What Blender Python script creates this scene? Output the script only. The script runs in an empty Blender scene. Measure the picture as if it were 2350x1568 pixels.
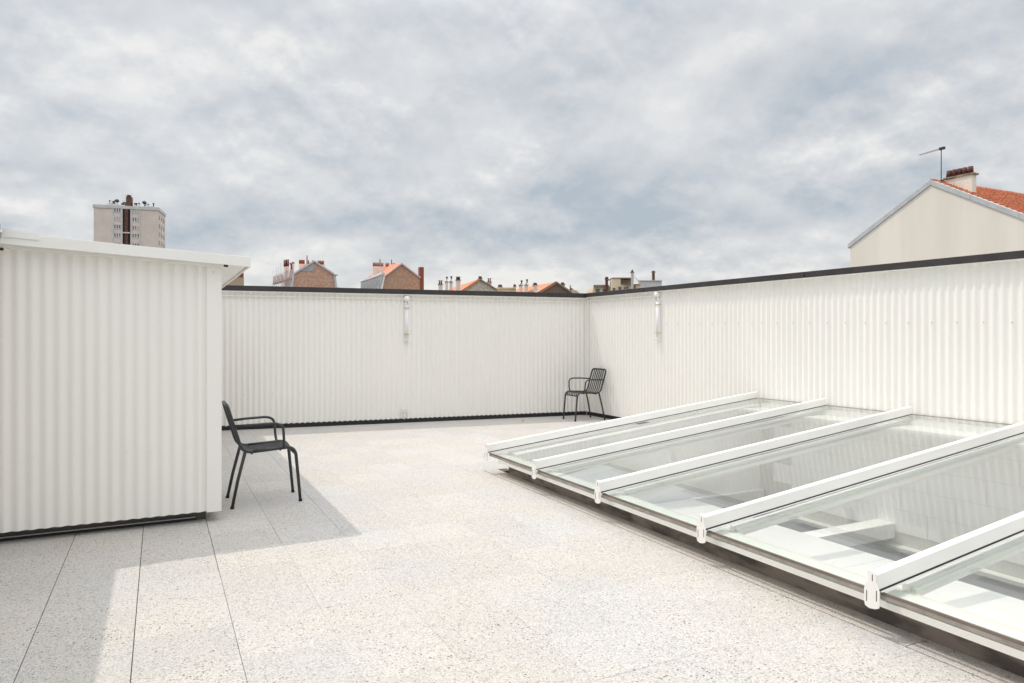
import bpy, math, random
from mathutils import Vector, Matrix
random.seed(7)
C = bpy.context.scene.collection
S = bpy.context.scene

# ------------------------------------------------------------------ camera
EYE = 1.34
FPX, CXP, HOR = 1600.0, 1175.0, 770.0        # focal length, centre and horizon in a 2350 px wide frame
YAW = math.atan((CXP - 366.0) / FPX)
cd = bpy.data.cameras.new('camera'); cam = bpy.data.objects.new('camera', cd); C.objects.link(cam)
cam.location = (0, 0, EYE); cam.rotation_euler = (math.radians(90), 0, -YAW)
cd.sensor_width = 36; cd.lens = 36 * FPX / 2350; cd.shift_y = -14 / 2350
cd.clip_start = 0.05; cd.clip_end = 6000
S.camera = cam
S.view_settings.view_transform = 'Standard'; S.view_settings.look = 'None'
S.view_settings.exposure = 0.09; S.view_settings.gamma = 1.0; S.view_settings.use_curve_mapping = False
S.render.engine = 'CYCLES'
S.cycles.max_bounces = 14; S.cycles.diffuse_bounces = 8; S.cycles.transparent_max_bounces = 24
S.cycles.glossy_bounces = 4; S.cycles.transmission_bounces = 8

# ------------------------------------------------------------------ sun and sky
TRAVEL = Vector((0.33, -0.385, -1.0)).normalized()          # the way the sunlight travels
sd = bpy.data.lights.new('sun', 'SUN'); sun = bpy.data.objects.new('sun', sd); C.objects.link(sun)
sd.energy = 1.75; sd.angle = math.radians(0.6); sd.color = (1.0, 0.915, 0.80)
sun.location = (-5, 6, 20); sun.rotation_euler = (-TRAVEL).to_track_quat('Z', 'Y').to_euler()
W = bpy.data.worlds.new('World'); S.world = W; W.use_nodes = True
wn, wl = W.node_tree.nodes, W.node_tree.links
wn.clear()
def N(t, **kw):
    n = wn.new(t)
    for k, v in kw.items(): setattr(n, k, v)
    return n
def wmath(op, a, b=None, clamp=False):
    n = N('ShaderNodeMath', operation=op); n.use_clamp = clamp
    for i, v in enumerate((a, b)):
        if v is None: continue
        if isinstance(v, (int, float)): n.inputs[i].default_value = v
        else: wl.new(v, n.inputs[i])
    return n.outputs[0]
out = N('ShaderNodeOutputWorld')
sky = N('ShaderNodeTexSky', sky_type='NISHITA', sun_disc=False)
sky.sun_elevation = math.radians(63); sky.sun_rotation = math.radians(-40.6); sky.air_density = 1.2; sky.dust_density = 2.0
bg_sky = N('ShaderNodeBackground'); bg_sky.inputs['Strength'].default_value = 0.12
wl.new(sky.outputs[0], bg_sky.inputs[0])
tc = N('ShaderNodeTexCoord'); sep = N('ShaderNodeSeparateXYZ'); wl.new(tc.outputs['Generated'], sep.inputs[0])
zc = wmath('MAXIMUM', sep.outputs[2], 0.0)
den = wmath('ADD', zc, 0.50)
px = wmath('DIVIDE', sep.outputs[0], den); py = wmath('DIVIDE', sep.outputs[1], den)
comb = N('ShaderNodeCombineXYZ'); wl.new(px, comb.inputs[0]); wl.new(py, comb.inputs[1])
CLOUD = {}
def wnoise(scale, detail, rough, off, dist=0.0, vec=None):
    mp = N('ShaderNodeMapping'); mp.inputs['Location'].default_value = off
    mp.inputs['Rotation'].default_value = (0, 0, YAW)
    mp.inputs['Scale'].default_value = (scale, scale, scale)
    wl.new(vec or comb.outputs[0], mp.inputs[0])
    n = N('ShaderNodeTexNoise'); n.inputs['Scale'].default_value = 1.0; n.inputs['Detail'].default_value = detail
    n.inputs['Roughness'].default_value = rough; n.inputs['Distortion'].default_value = dist
    wl.new(mp.outputs[0], n.inputs['Vector']); return n.outputs['Fac']
MID_OFF = (29.5, 32.8, 1.0); FINE_OFF = (1.3, 5.2, 2.0)
K = 1.45
big = wnoise(0.9 * K, 2.0, 0.5, (16.9, 27.5, 0.0))
mid = wnoise(1.7 * K, 9.0, 0.52, MID_OFF, 0.15)
mid_up = wnoise(1.7 * K * 0.955, 9.0, 0.52, MID_OFF, 0.15)
# heaped cumulus: rounded cells whose borders are broken up by finer noise, lit on their upper rims
def heap(scale, k):
    mp = N('ShaderNodeMapping'); mp.inputs['Location'].default_value = (6.5, 13.4, 0.5); mp.inputs['Scale'].default_value = (scale * k,) * 3
    wl.new(comb.outputs[0], mp.inputs[0])
    nz = N('ShaderNodeTexNoise'); nz.inputs['Scale'].default_value = 2.2; nz.inputs['Detail'].default_value = 7; nz.inputs['Roughness'].default_value = 0.6; wl.new(mp.outputs[0], nz.inputs['Vector'])
    sb = N('ShaderNodeVectorMath', operation='SUBTRACT'); wl.new(nz.outputs['Color'], sb.inputs[0]); sb.inputs[1].default_value = (0.5, 0.5, 0.5)
    ma = N('ShaderNodeVectorMath', operation='MULTIPLY_ADD'); wl.new(sb.outputs[0], ma.inputs[0]); ma.inputs[1].default_value = (1.3, 1.3, 0.0); wl.new(mp.outputs[0], ma.inputs[2])
    vo = N('ShaderNodeTexVoronoi', feature='SMOOTH_F1'); vo.inputs['Scale'].default_value = 1.0; vo.inputs['Smoothness'].default_value = 0.35; wl.new(ma.outputs[0], vo.inputs['Vector'])
    return wmath('SUBTRACT', 1.0, vo.outputs['Distance'])
h0 = heap(3.4, 1.0); h1 = heap(3.4, 0.975)
v = wmath('ADD', wmath('MULTIPLY', big, 0.50), wmath('MULTIPLY', mid, 0.85))
v = wmath('ADD', v, wmath('MULTIPLY', h0, 0.20))
v = wmath('ADD', v, wmath('MULTIPLY', wmath('SUBTRACT', mid, mid_up), 0.9))
v = wmath('ADD', v, wmath('MULTIPLY', wmath('SUBTRACT', h0, h1), 0.55))
v = wmath('ADD', v, wmath('MULTIPLY', wmath('SUBTRACT', 1.0, wmath('DIVIDE', zc, 0.22), clamp=True), 0.09))
mr = N('ShaderNodeMapRange'); mr.inputs[1].default_value = 0.48; mr.inputs[2].default_value = 0.99
wl.new(v, mr.inputs[0])
cr = N('ShaderNodeValToRGB'); wl.new(mr.outputs[0], cr.inputs[0])
el = cr.color_ramp.elements
el[0].position = 0.0; el[0].color = (0.43, 0.49, 0.55, 1)
el[1].position = 1.0; el[1].color = (0.83, 0.82, 0.80, 1)
for p, c in ((0.3, (0.535, 0.57, 0.61)), (0.52, (0.615, 0.635, 0.66)), (0.75, (0.70, 0.71, 0.72))):
    e = el.new(p); e.color = (*c, 1)
# the cloud deck is brighter overhead, as under any broken overcast with a high sun
up = N('ShaderNodeMapRange'); up.inputs[1].default_value = 0.41; up.inputs[2].default_value = 0.95
up.inputs[3].default_value = 1.0; up.inputs[4].default_value = 3.1
wl.new(sep.outputs[2], up.inputs[0])
wm = N('ShaderNodeMix', data_type='RGBA'); wm.inputs['B'].default_value = (0.72, 0.72, 0.722, 1)
wf_ = N('ShaderNodeMapRange'); wf_.inputs[1].default_value = 0.41; wf_.inputs[2].default_value = 0.8; wf_.inputs[4].default_value = 0.85
wl.new(sep.outputs[2], wf_.inputs[0]); wl.new(wf_.outputs[0], wm.inputs['Factor']); wl.new(cr.outputs[0], wm.inputs['A'])
bg_c = N('ShaderNodeBackground'); wl.new(wm.outputs['Result'], bg_c.inputs[0]); wl.new(up.outputs[0], bg_c.inputs[1])
mx = N('ShaderNodeMixShader'); mx.inputs[0].default_value = 0.93
wl.new(bg_sky.outputs[0], mx.inputs[1]); wl.new(bg_c.outputs[0], mx.inputs[2]); wl.new(mx.outputs[0], out.inputs[0])

# ------------------------------------------------------------------ picture measurements -> points in the place
FW = Vector((math.sin(YAW), math.cos(YAW), 0)); RT = Vector((math.cos(YAW), -math.sin(YAW), 0))
def at(x, y, depth):
    """the point that lies `depth` metres ahead and shows at (x, y) of a 2350 px wide frame"""
    return Vector((0, 0, EYE)) + FW * depth + RT * ((x - CXP) / FPX * depth) + Vector((0, 0, (HOR - y) / FPX * depth))

# ------------------------------------------------------------------ materials
def mat(name, col, rough=0.6, metal=0.0, var=0.0, vscale=4.0, vstretch=(1, 1, 1), bump=0.0, bscale=60.0, col2=None, spec=0.5, coord='Object', detail=5, lo=0.35, hi=0.65):
    m = bpy.data.materials.new(name); m.use_nodes = True
    nt = m.node_tree; b = nt.nodes['Principled BSDF']
    b.inputs['Base Color'].default_value = (*col, 1); b.inputs['Roughness'].default_value = rough
    b.inputs['Metallic'].default_value = metal; b.inputs['Specular IOR Level'].default_value = spec
    t = nt.nodes.new('ShaderNodeTexCoord')
    if var > 0 or col2:
        mp = nt.nodes.new('ShaderNodeMapping'); mp.inputs['Scale'].default_value = vstretch
        nt.links.new(t.outputs[coord], mp.inputs[0])
        n = nt.nodes.new('ShaderNodeTexNoise'); n.inputs['Scale'].default_value = vscale; n.inputs['Detail'].default_value = detail
        nt.links.new(mp.outputs[0], n.inputs['Vector'])
        r = nt.nodes.new('ShaderNodeMapRange'); r.inputs[1].default_value = lo; r.inputs[2].default_value = hi
        nt.links.new(n.outputs['Fac'], r.inputs[0])
        mixn = nt.nodes.new('ShaderNodeMix'); mixn.data_type = 'RGBA'
        c2 = col2 or tuple(c * (1 - var) for c in col)
        mixn.inputs['A'].default_value = (*c2, 1); mixn.inputs['B'].default_value = (*col, 1)
        nt.links.new(r.outputs[0], mixn.inputs['Factor']); nt.links.new(mixn.outputs['Result'], b.inputs['Base Color'])
    if bump > 0:
        n2 = nt.nodes.new('ShaderNodeTexNoise'); n2.inputs['Scale'].default_value = bscale; n2.inputs['Detail'].default_value = 6
        nt.links.new(t.outputs[coord], n2.inputs['Vector'])
        bp = nt.nodes.new('ShaderNodeBump'); bp.inputs['Strength'].default_value = bump; bp.inputs['Distance'].default_value = 0.01
        nt.links.new(n2.outputs['Fac'], bp.inputs['Height']); nt.links.new(bp.outputs[0], b.inputs['Normal'])
    return m

def paving_material(name, base, fine_scale, warm):
    m = bpy.data.materials.new(name); m.use_nodes = True
    nt = m.node_tree; L = nt.links; b = nt.nodes['Principled BSDF']; b.inputs['Roughness'].default_value = 0.85
    geo = nt.nodes.new('ShaderNodeNewGeometry')
    def ramp(src, stops, interp='CONSTANT'):
        r = nt.nodes.new('ShaderNodeValToRGB'); r.color_ramp.interpolation = interp; L.new(src, r.inputs[0])
        e = r.color_ramp.elements; e[0].position = stops[0][0]; e[0].color = (*stops[0][1], 1)
        e[1].position = stops[1][0]; e[1].color = (*stops[1][1], 1)
        for p, c in stops[2:]:
            q = e.new(p); q.color = (*c, 1)
        return r.outputs[0]
    def vor(scale):
        n = nt.nodes.new('ShaderNodeTexVoronoi'); n.inputs['Scale'].default_value = scale; n.inputs['Randomness'].default_value = 1.0
        L.new(geo.outputs['Position'], n.inputs['Vector'])
        s = nt.nodes.new('ShaderNodeSeparateColor'); L.new(n.outputs['Color'], s.inputs[0]); return n, s
    v1, s1 = vor(fine_scale); v2, s2 = vor(fine_scale * 0.44)
    B = base
    stones = ramp(s1.outputs[0], [(0.0, tuple(c * 0.54 for c in B)), (0.05, tuple(c * 0.80 for c in B)), (0.18, (B[0] * 0.98, B[1] * 0.93, B[2] * 0.86)),
        (0.28, tuple(c * 0.94 for c in B)), (0.45, B), (0.72, tuple(min(0.9, c * 1.16) for c in B))])
    # sparse dark and tan pebbles: where a coarse cell draws a low number, its middle is a pebble
    peb = ramp(s2.outputs[0], [(0.0, (0.10, 0.105, 0.115)), (0.035, (0.20, 0.21, 0.225)), (0.09, (0.34, 0.34, 0.345)), (0.175, (0.46, 0.34, 0.24)), (0.20, (0.5, 0.5, 0.5))])
    sel = nt.nodes.new('ShaderNodeMath'); sel.operation = 'LESS_THAN'; L.new(s2.outputs[0], sel.inputs[0]); sel.inputs[1].default_value = 0.20
    near = nt.nodes.new('ShaderNodeMath'); near.operation = 'LESS_THAN'; L.new(v2.outputs['Distance'], near.inputs[0]); near.inputs[1].default_value = 0.42
    # patches where more of the dark pebbles lie
    n = nt.nodes.new('ShaderNodeTexNoise'); n.inputs['Scale'].default_value = 2.6; n.inputs['Detail'].default_value = 4; L.new(geo.outputs['Position'], n.inputs['Vector'])
    r = nt.nodes.new('ShaderNodeMapRange'); r.inputs[1].default_value = 0.36; r.inputs[2].default_value = 0.62; r.inputs[3].default_value = 0.35; r.inputs[4].default_value = 1.0; L.new(n.outputs['Fac'], r.inputs[0])
    f1 = nt.nodes.new('ShaderNodeMath'); f1.operation = 'MULTIPLY'; L.new(sel.outputs[0], f1.inputs[0]); L.new(near.outputs[0], f1.inputs[1])
    f2 = nt.nodes.new('ShaderNodeMath'); f2.operation = 'MULTIPLY'; L.new(f1.outputs[0], f2.inputs[0]); L.new(r.outputs[0], f2.inputs[1])
    mx = nt.nodes.new('ShaderNodeMix'); mx.data_type = 'RGBA'; L.new(f2.outputs[0], mx.inputs['Factor']); L.new(stones, mx.inputs['A']); L.new(peb, mx.inputs['B'])
    # broad warm and cool patches, dust, and a small difference between one tile and the next
    n3 = nt.nodes.new('ShaderNodeTexNoise'); n3.inputs['Scale'].default_value = 1.3; n3.inputs['Detail'].default_value = 5; L.new(geo.outputs['Position'], n3.inputs['Vector'])
    w = ramp(n3.outputs['Fac'], [(0.35, (0.95, 0.96, 0.98)), (0.65, (1.0, 0.975, 0.94) if warm else (1.0, 0.985, 0.965))], 'LINEAR')
    m2 = nt.nodes.new('ShaderNodeMix'); m2.data_type = 'RGBA'; m2.blend_type = 'MULTIPLY'; m2.inputs['Factor'].default_value = 1.0
    L.new(mx.outputs['Result'], m2.inputs['A']); L.new(w, m2.inputs['B'])
    oi = nt.nodes.new('ShaderNodeObjectInfo')
    r2 = nt.nodes.new('ShaderNodeMapRange'); r2.inputs[3].default_value = 0.955; r2.inputs[4].default_value = 1.035; L.new(oi.outputs['Random'], r2.inputs[0])
    m3 = nt.nodes.new('ShaderNodeVectorMath'); m3.operation = 'SCALE'; L.new(m2.outputs['Result'], m3.inputs[0]); L.new(r2.outputs[0], m3.inputs['Scale'])
    L.new(m3.outputs[0], b.inputs['Base Color'])
    bp = nt.nodes.new('ShaderNodeBump'); bp.inputs['Strength'].default_value = 0.8; bp.inputs['Distance'].default_value = 0.0025
    bp.invert = True; L.new(v1.outputs['Distance'], bp.inputs['Height']); L.new(bp.outputs[0], b.inputs['Normal'])
    return m

def brick_material(name, c1, c2, mortar, scale=1.0, mottled=0.5):
    m = bpy.data.materials.new(name); m.use_nodes = True
    nt = m.node_tree; L = nt.links; b = nt.nodes['Principled BSDF']; b.inputs['Roughness'].default_value = 0.9
    t = nt.nodes.new('ShaderNodeTexCoord'); mp = nt.nodes.new('ShaderNodeMapping'); mp.inputs['Rotation'].default_value = (math.radians(90), 0, 0)
    sp = nt.nodes.new('ShaderNodeSeparateXYZ'); cb = nt.nodes.new('ShaderNodeCombineXYZ'); L.new(t.outputs['Object'], sp.inputs[0])
    ad = nt.nodes.new('ShaderNodeMath'); ad.operation = 'ADD'; L.new(sp.outputs[0], ad.inputs[0]); L.new(sp.outputs[1], ad.inputs[1])
    L.new(ad.outputs[0], cb.inputs[0]); L.new(sp.outputs[2], cb.inputs[1])
    bt = nt.nodes.new('ShaderNodeTexBrick'); L.new(cb.outputs[0], bt.inputs['Vector'])
    bt.inputs['Scale'].default_value = 1.0; bt.inputs['Brick Width'].default_value = 0.24 * scale; bt.inputs['Row Height'].default_value = 0.08 * scale
    bt.inputs['Mortar Size'].default_value = 0.008 * scale; bt.inputs['Color1'].default_value = (*c1, 1); bt.inputs['Color2'].default_value = (*c2, 1); bt.inputs['Mortar'].default_value = (*mortar, 1)
    n = nt.nodes.new('ShaderNodeTexNoise'); n.inputs['Scale'].default_value = 2.6 / scale; n.inputs['Detail'].default_value = 8; n.inputs['Roughness'].default_value = 0.8; L.new(cb.outputs[0], n.inputs['Vector'])
    r = nt.nodes.new('ShaderNodeMapRange'); r.inputs[1].default_value = 0.42; r.inputs[2].default_value = 0.6; r.inputs[3].default_value = 0; r.inputs[4].default_value = mottled; L.new(n.outputs['Fac'], r.inputs[0])
    mx = nt.nodes.new('ShaderNodeMix'); mx.data_type = 'RGBA'; L.new(r.outputs[0], mx.inputs['Factor']); L.new(bt.outputs[0], mx.inputs['A']); mx.inputs['B'].default_value = (*mortar, 1)
    L.new(mx.outputs['Result'], b.inputs['Base Color'])
    return m

def glass_material(name, tint, f0, rough=0.0):
    """a clear pane: straight through, with the mirror share of Schlick's Fresnel law"""
    m = bpy.data.materials.new(name); m.use_nodes = True
    nt = m.node_tree; L = nt.links; nt.nodes.clear()
    o = nt.nodes.new('ShaderNodeOutputMaterial'); tr = nt.nodes.new('ShaderNodeBsdfTransparent'); gl = nt.nodes.new('ShaderNodeBsdfGlossy')
    tr.inputs[0].default_value = (*tint, 1); gl.inputs['Roughness'].default_value = rough
    g = nt.nodes.new('ShaderNodeNewGeometry'); dt = nt.nodes.new('ShaderNodeVectorMath'); dt.operation = 'DOT_PRODUCT'
    L.new(g.outputs['Incoming'], dt.inputs[0]); L.new(g.outputs['Normal'], dt.inputs[1])
    def mth(op, a, b):
        n = nt.nodes.new('ShaderNodeMath'); n.operation = op
        for k, v in enumerate((a, b)):
            if v is None: continue
            if isinstance(v, (int, float)): n.inputs[k].default_value = v
            else: L.new(v, n.inputs[k])
        return n.outputs[0]
    c = mth('ABSOLUTE', dt.outputs['Value'], None); q = mth('POWER', mth('SUBTRACT', 1.0, c), 5.0)
    f = mth('ADD', mth('MULTIPLY', q, 1 - f0), f0)
    mx = nt.nodes.new('ShaderNodeMixShader'); L.new(f, mx.inputs[0]); L.new(tr.outputs[0], mx.inputs[1]); L.new(gl.outputs[0], mx.inputs[2])
    L.new(mx.outputs[0], o.inputs[0]); return m

M = {}
M['cladding'] = mat('white_corrugated_steel', (0.865, 0.85, 0.81), 0.42, var=0.035, vscale=1.3, vstretch=(1, 1, 0.35), spec=0.4)
M['white'] = mat('white_powder_coat', (0.86, 0.85, 0.82), 0.38, var=0.03, vscale=2.5, spec=0.4)
M['white_bar'] = mat('white_glazing_bar_coat', (0.85, 0.84, 0.81), 0.35, var=0.04, vscale=3.0, spec=0.4)
M['dark_metal'] = mat('anthracite_metal', (0.038, 0.034, 0.034), 0.5, 0.0, var=0.3, vscale=5, bump=0.03)
M['black'] = mat('black_bitumen_upstand', (0.012, 0.012, 0.014), 0.6, var=0.3, vscale=9, bump=0.15)
M['plinth'] = mat('grey_plinth_sheet', (0.085, 0.083, 0.072), 0.45, var=0.2, vscale=2)
M['kerb'] = mat('bitumen_kerb', (0.25, 0.215, 0.185), 0.75, col2=(0.095, 0.082, 0.074), vscale=3.2, vstretch=(1, 1, 3.0), bump=0.25, bscale=40, lo=0.40, hi=0.56)
M['gasket'] = mat('black_gasket', (0.015, 0.014, 0.013), 0.6)
M['seal'] = mat('brown_glass_edge', (0.21, 0.17, 0.14), 0.55, col2=(0.10, 0.085, 0.075), vscale=9, vstretch=(1, 0.35, 1))
M['seal_grey'] = mat('grey_glass_edge', (0.36, 0.33, 0.30), 0.5, var=0.3, vscale=14)
M['flange'] = mat('pale_inner_frame', (0.66, 0.70, 0.63), 0.5)
M['lip'] = mat('beige_inner_lip', (0.62, 0.61, 0.53), 0.6)
M['plaster'] = mat('white_plaster', (0.89, 0.89, 0.87), 0.7, var=0.03, vscale=2)
M['screw'] = mat('painted_screw', (0.62, 0.61, 0.58), 0.5)
M['slab_white'] = mat('white_painted_slab', (0.78, 0.775, 0.755), 0.6, var=0.05, vscale=1.5)
M['block'] = mat('white_painted_block', (0.92, 0.925, 0.91), 0.75, var=0.05, vscale=3, bump=0.25, bscale=120)
M['joint'] = mat('grey_mortar', (0.58, 0.58, 0.56), 0.9)
M['room_floor'] = mat('grey_screed', (0.50, 0.50, 0.49), 0.6, col2=(0.30, 0.30, 0.30), vscale=2.4, detail=8)
M['rail'] = mat('galvanised_rail', (0.45, 0.46, 0.46), 0.4, 0.3)
M['glass'] = glass_material('skylight_glass', (0.988, 0.997, 0.992), 0.075)
M['paving'] = paving_material('washed_white_paving', (0.495, 0.482, 0.465), 190.0, True)
M['border_paving'] = paving_material('washed_beige_border', (0.53, 0.50, 0.465), 260.0, True)
M['bed'] = mat('paving_bed', (0.17, 0.14, 0.12), 0.95)
M['grout'] = mat('pale_grout', (0.50, 0.46, 0.41), 0.95)
M['chair'] = mat('anthracite_chair_paint', (0.030, 0.032, 0.033), 0.42, 0.0, spec=0.5, bump=0.02, bscale=300)
M['rubber'] = mat('black_rubber', (0.008, 0.008, 0.008), 0.7)
M['tube'] = mat('opal_tube', (0.82, 0.82, 0.83), 0.55)
M['clip'] = mat('tan_clip', (0.52, 0.42, 0.26), 0.5)
M['grey_print'] = mat('grey_fitting', (0.42, 0.42, 0.40), 0.5)
M['socket'] = mat('cream_socket_box', (0.76, 0.74, 0.66), 0.5)
M['leaf'] = mat('dry_leaf', (0.50, 0.24, 0.10), 0.8, var=0.4, vscale=40)
M['grit'] = mat('dark_grit', (0.05, 0.045, 0.04), 0.9)
M['ground'] = mat('city_ground', (0.16, 0.16, 0.15), 0.9, var=0.4, vscale=0.02)
M['concrete'] = mat('roof_concrete', (0.30, 0.29, 0.28), 0.9, var=0.2, vscale=0.8)
# far buildings
M['tower'] = mat('tower_render', (0.72, 0.63, 0.565), 0.9, var=0.12, vscale=0.25)
M['tower_white'] = mat('tower_white_trim', (0.66, 0.65, 0.63), 0.8, var=0.2, vscale=0.6)
M['tower_side'] = mat('tower_side_render', (0.52, 0.47, 0.42), 0.9, var=0.2, vscale=0.5)
M['recess_shade'] = mat('recess_shade', (0.02, 0.016, 0.015), 0.9)  # near-black colour standing in for the shade inside the stair recess
M['brown_brick'] = mat('brown_brick_flat', (0.16, 0.075, 0.055), 0.9, var=0.5, vscale=2.0)
M['window_dark'] = mat('dark_window_glass', (0.13, 0.15, 0.18), 0.2)
M['curtain_red'] = mat('red_curtain', (0.42, 0.14, 0.16), 0.7)
M['curtain_grey'] = mat('grey_curtain', (0.42, 0.43, 0.42), 0.7)
M['brick'] = brick_material('orange_brown_brick', (0.47, 0.20, 0.12), (0.36, 0.15, 0.095), (0.62, 0.47, 0.36), 1.6, 0.85)
M['brick2'] = brick_material('weathered_brick', (0.42, 0.20, 0.13), (0.30, 0.17, 0.12), (0.48, 0.38, 0.28), 1.6, 0.9)
M['brick_dark'] = brick_material('dark_gable_brick', (0.15, 0.085, 0.065), (0.11, 0.065, 0.055), (0.22, 0.17, 0.14), 1.4, 0.5)
M['brick_red'] = brick_material('red_chimney_brick', (0.25, 0.06, 0.04), (0.17, 0.045, 0.03), (0.25, 0.12, 0.09), 1.0, 0.3)
M['stone'] = mat('rubble_stone', (0.62, 0.57, 0.47), 0.9, col2=(0.40, 0.37, 0.30), vscale=2.2, detail=8)
M['grey_render'] = mat('grey_patch_render', (0.44, 0.44, 0.44), 0.9, var=0.25, vscale=4)
M['zinc'] = mat('zinc_sheet', (0.58, 0.60, 0.62), 0.45, 0.0, var=0.15, vscale=2.0, coord='Object')
M['zinc_pale'] = mat('pale_zinc', (0.60, 0.59, 0.58), 0.5, 0.0, var=0.2, vscale=3)
M['pink_render'] = mat('pale_pink_render', (0.80, 0.68, 0.62), 0.9, var=0.12, vscale=1.0)
M['terracotta'] = mat('terracotta', (0.32, 0.095, 0.05), 0.8, var=0.4, vscale=8)
M['pot_dark'] = mat('sooty_pot', (0.15, 0.045, 0.035), 0.7, var=0.6, vscale=9)
M['orange_roof'] = mat('orange_roof_tiles', (0.74, 0.28, 0.15), 0.85, col2=(0.56, 0.20, 0.11), vscale=3.2, vstretch=(1, 1, 4), detail=8)
M['tan'] = mat('tan_render', (0.64, 0.54, 0.40), 0.9, var=0.2, vscale=0.7)
M['tan_pale'] = mat('pale_tan_render', (0.76, 0.64, 0.48), 0.9, var=0.15, vscale=0.7)
M['brown_gable'] = mat('brown_gable_render', (0.48, 0.38, 0.28), 0.9, var=0.12, vscale=0.7)
M['white_render'] = mat('white_render_far', (0.62, 0.62, 0.62), 0.85, var=0.12, vscale=0.6)
M['cream'] = mat('cream_render', (0.90, 0.85, 0.76), 0.9, col2=(0.82, 0.775, 0.69), vscale=0.35, vstretch=(1.6, 1.6, 0.16), detail=4, lo=0.40, hi=0.62)
M['cream_chimney'] = mat('cream_chimney_render', (0.88, 0.83, 0.73), 0.9, var=0.1, vscale=2)
M['cap_stone'] = mat('chimney_cap_stone', (0.36, 0.30, 0.22), 0.9, var=0.5, vscale=6)
M['iron'] = mat('dark_iron', (0.03, 0.032, 0.036), 0.6)
M['scaffold'] = mat('scaffold_steel', (0.42, 0.40, 0.40), 0.5)
M['tile'] = mat('clay_roof_tile', (0.80, 0.29, 0.15), 0.8, var=0.50, vscale=6, coord='Generated')

def by_place(m, scale, stretch=(1, 1, 1)):
    """let a material's mottling run on across neighbouring pieces and differ a little from piece to piece"""
    nt = m.node_tree; n = next(q for q in nt.nodes if q.type == 'TEX_NOISE'); mp = next(q for q in nt.nodes if q.type == 'MAPPING')
    g = nt.nodes.new('ShaderNodeNewGeometry'); nt.links.new(g.outputs['Position'], mp.inputs[0]); n.inputs['Scale'].default_value = scale; mp.inputs['Scale'].default_value = stretch
by_place(M['tile'], 5.5); by_place(M['block'], 2.0)

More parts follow.
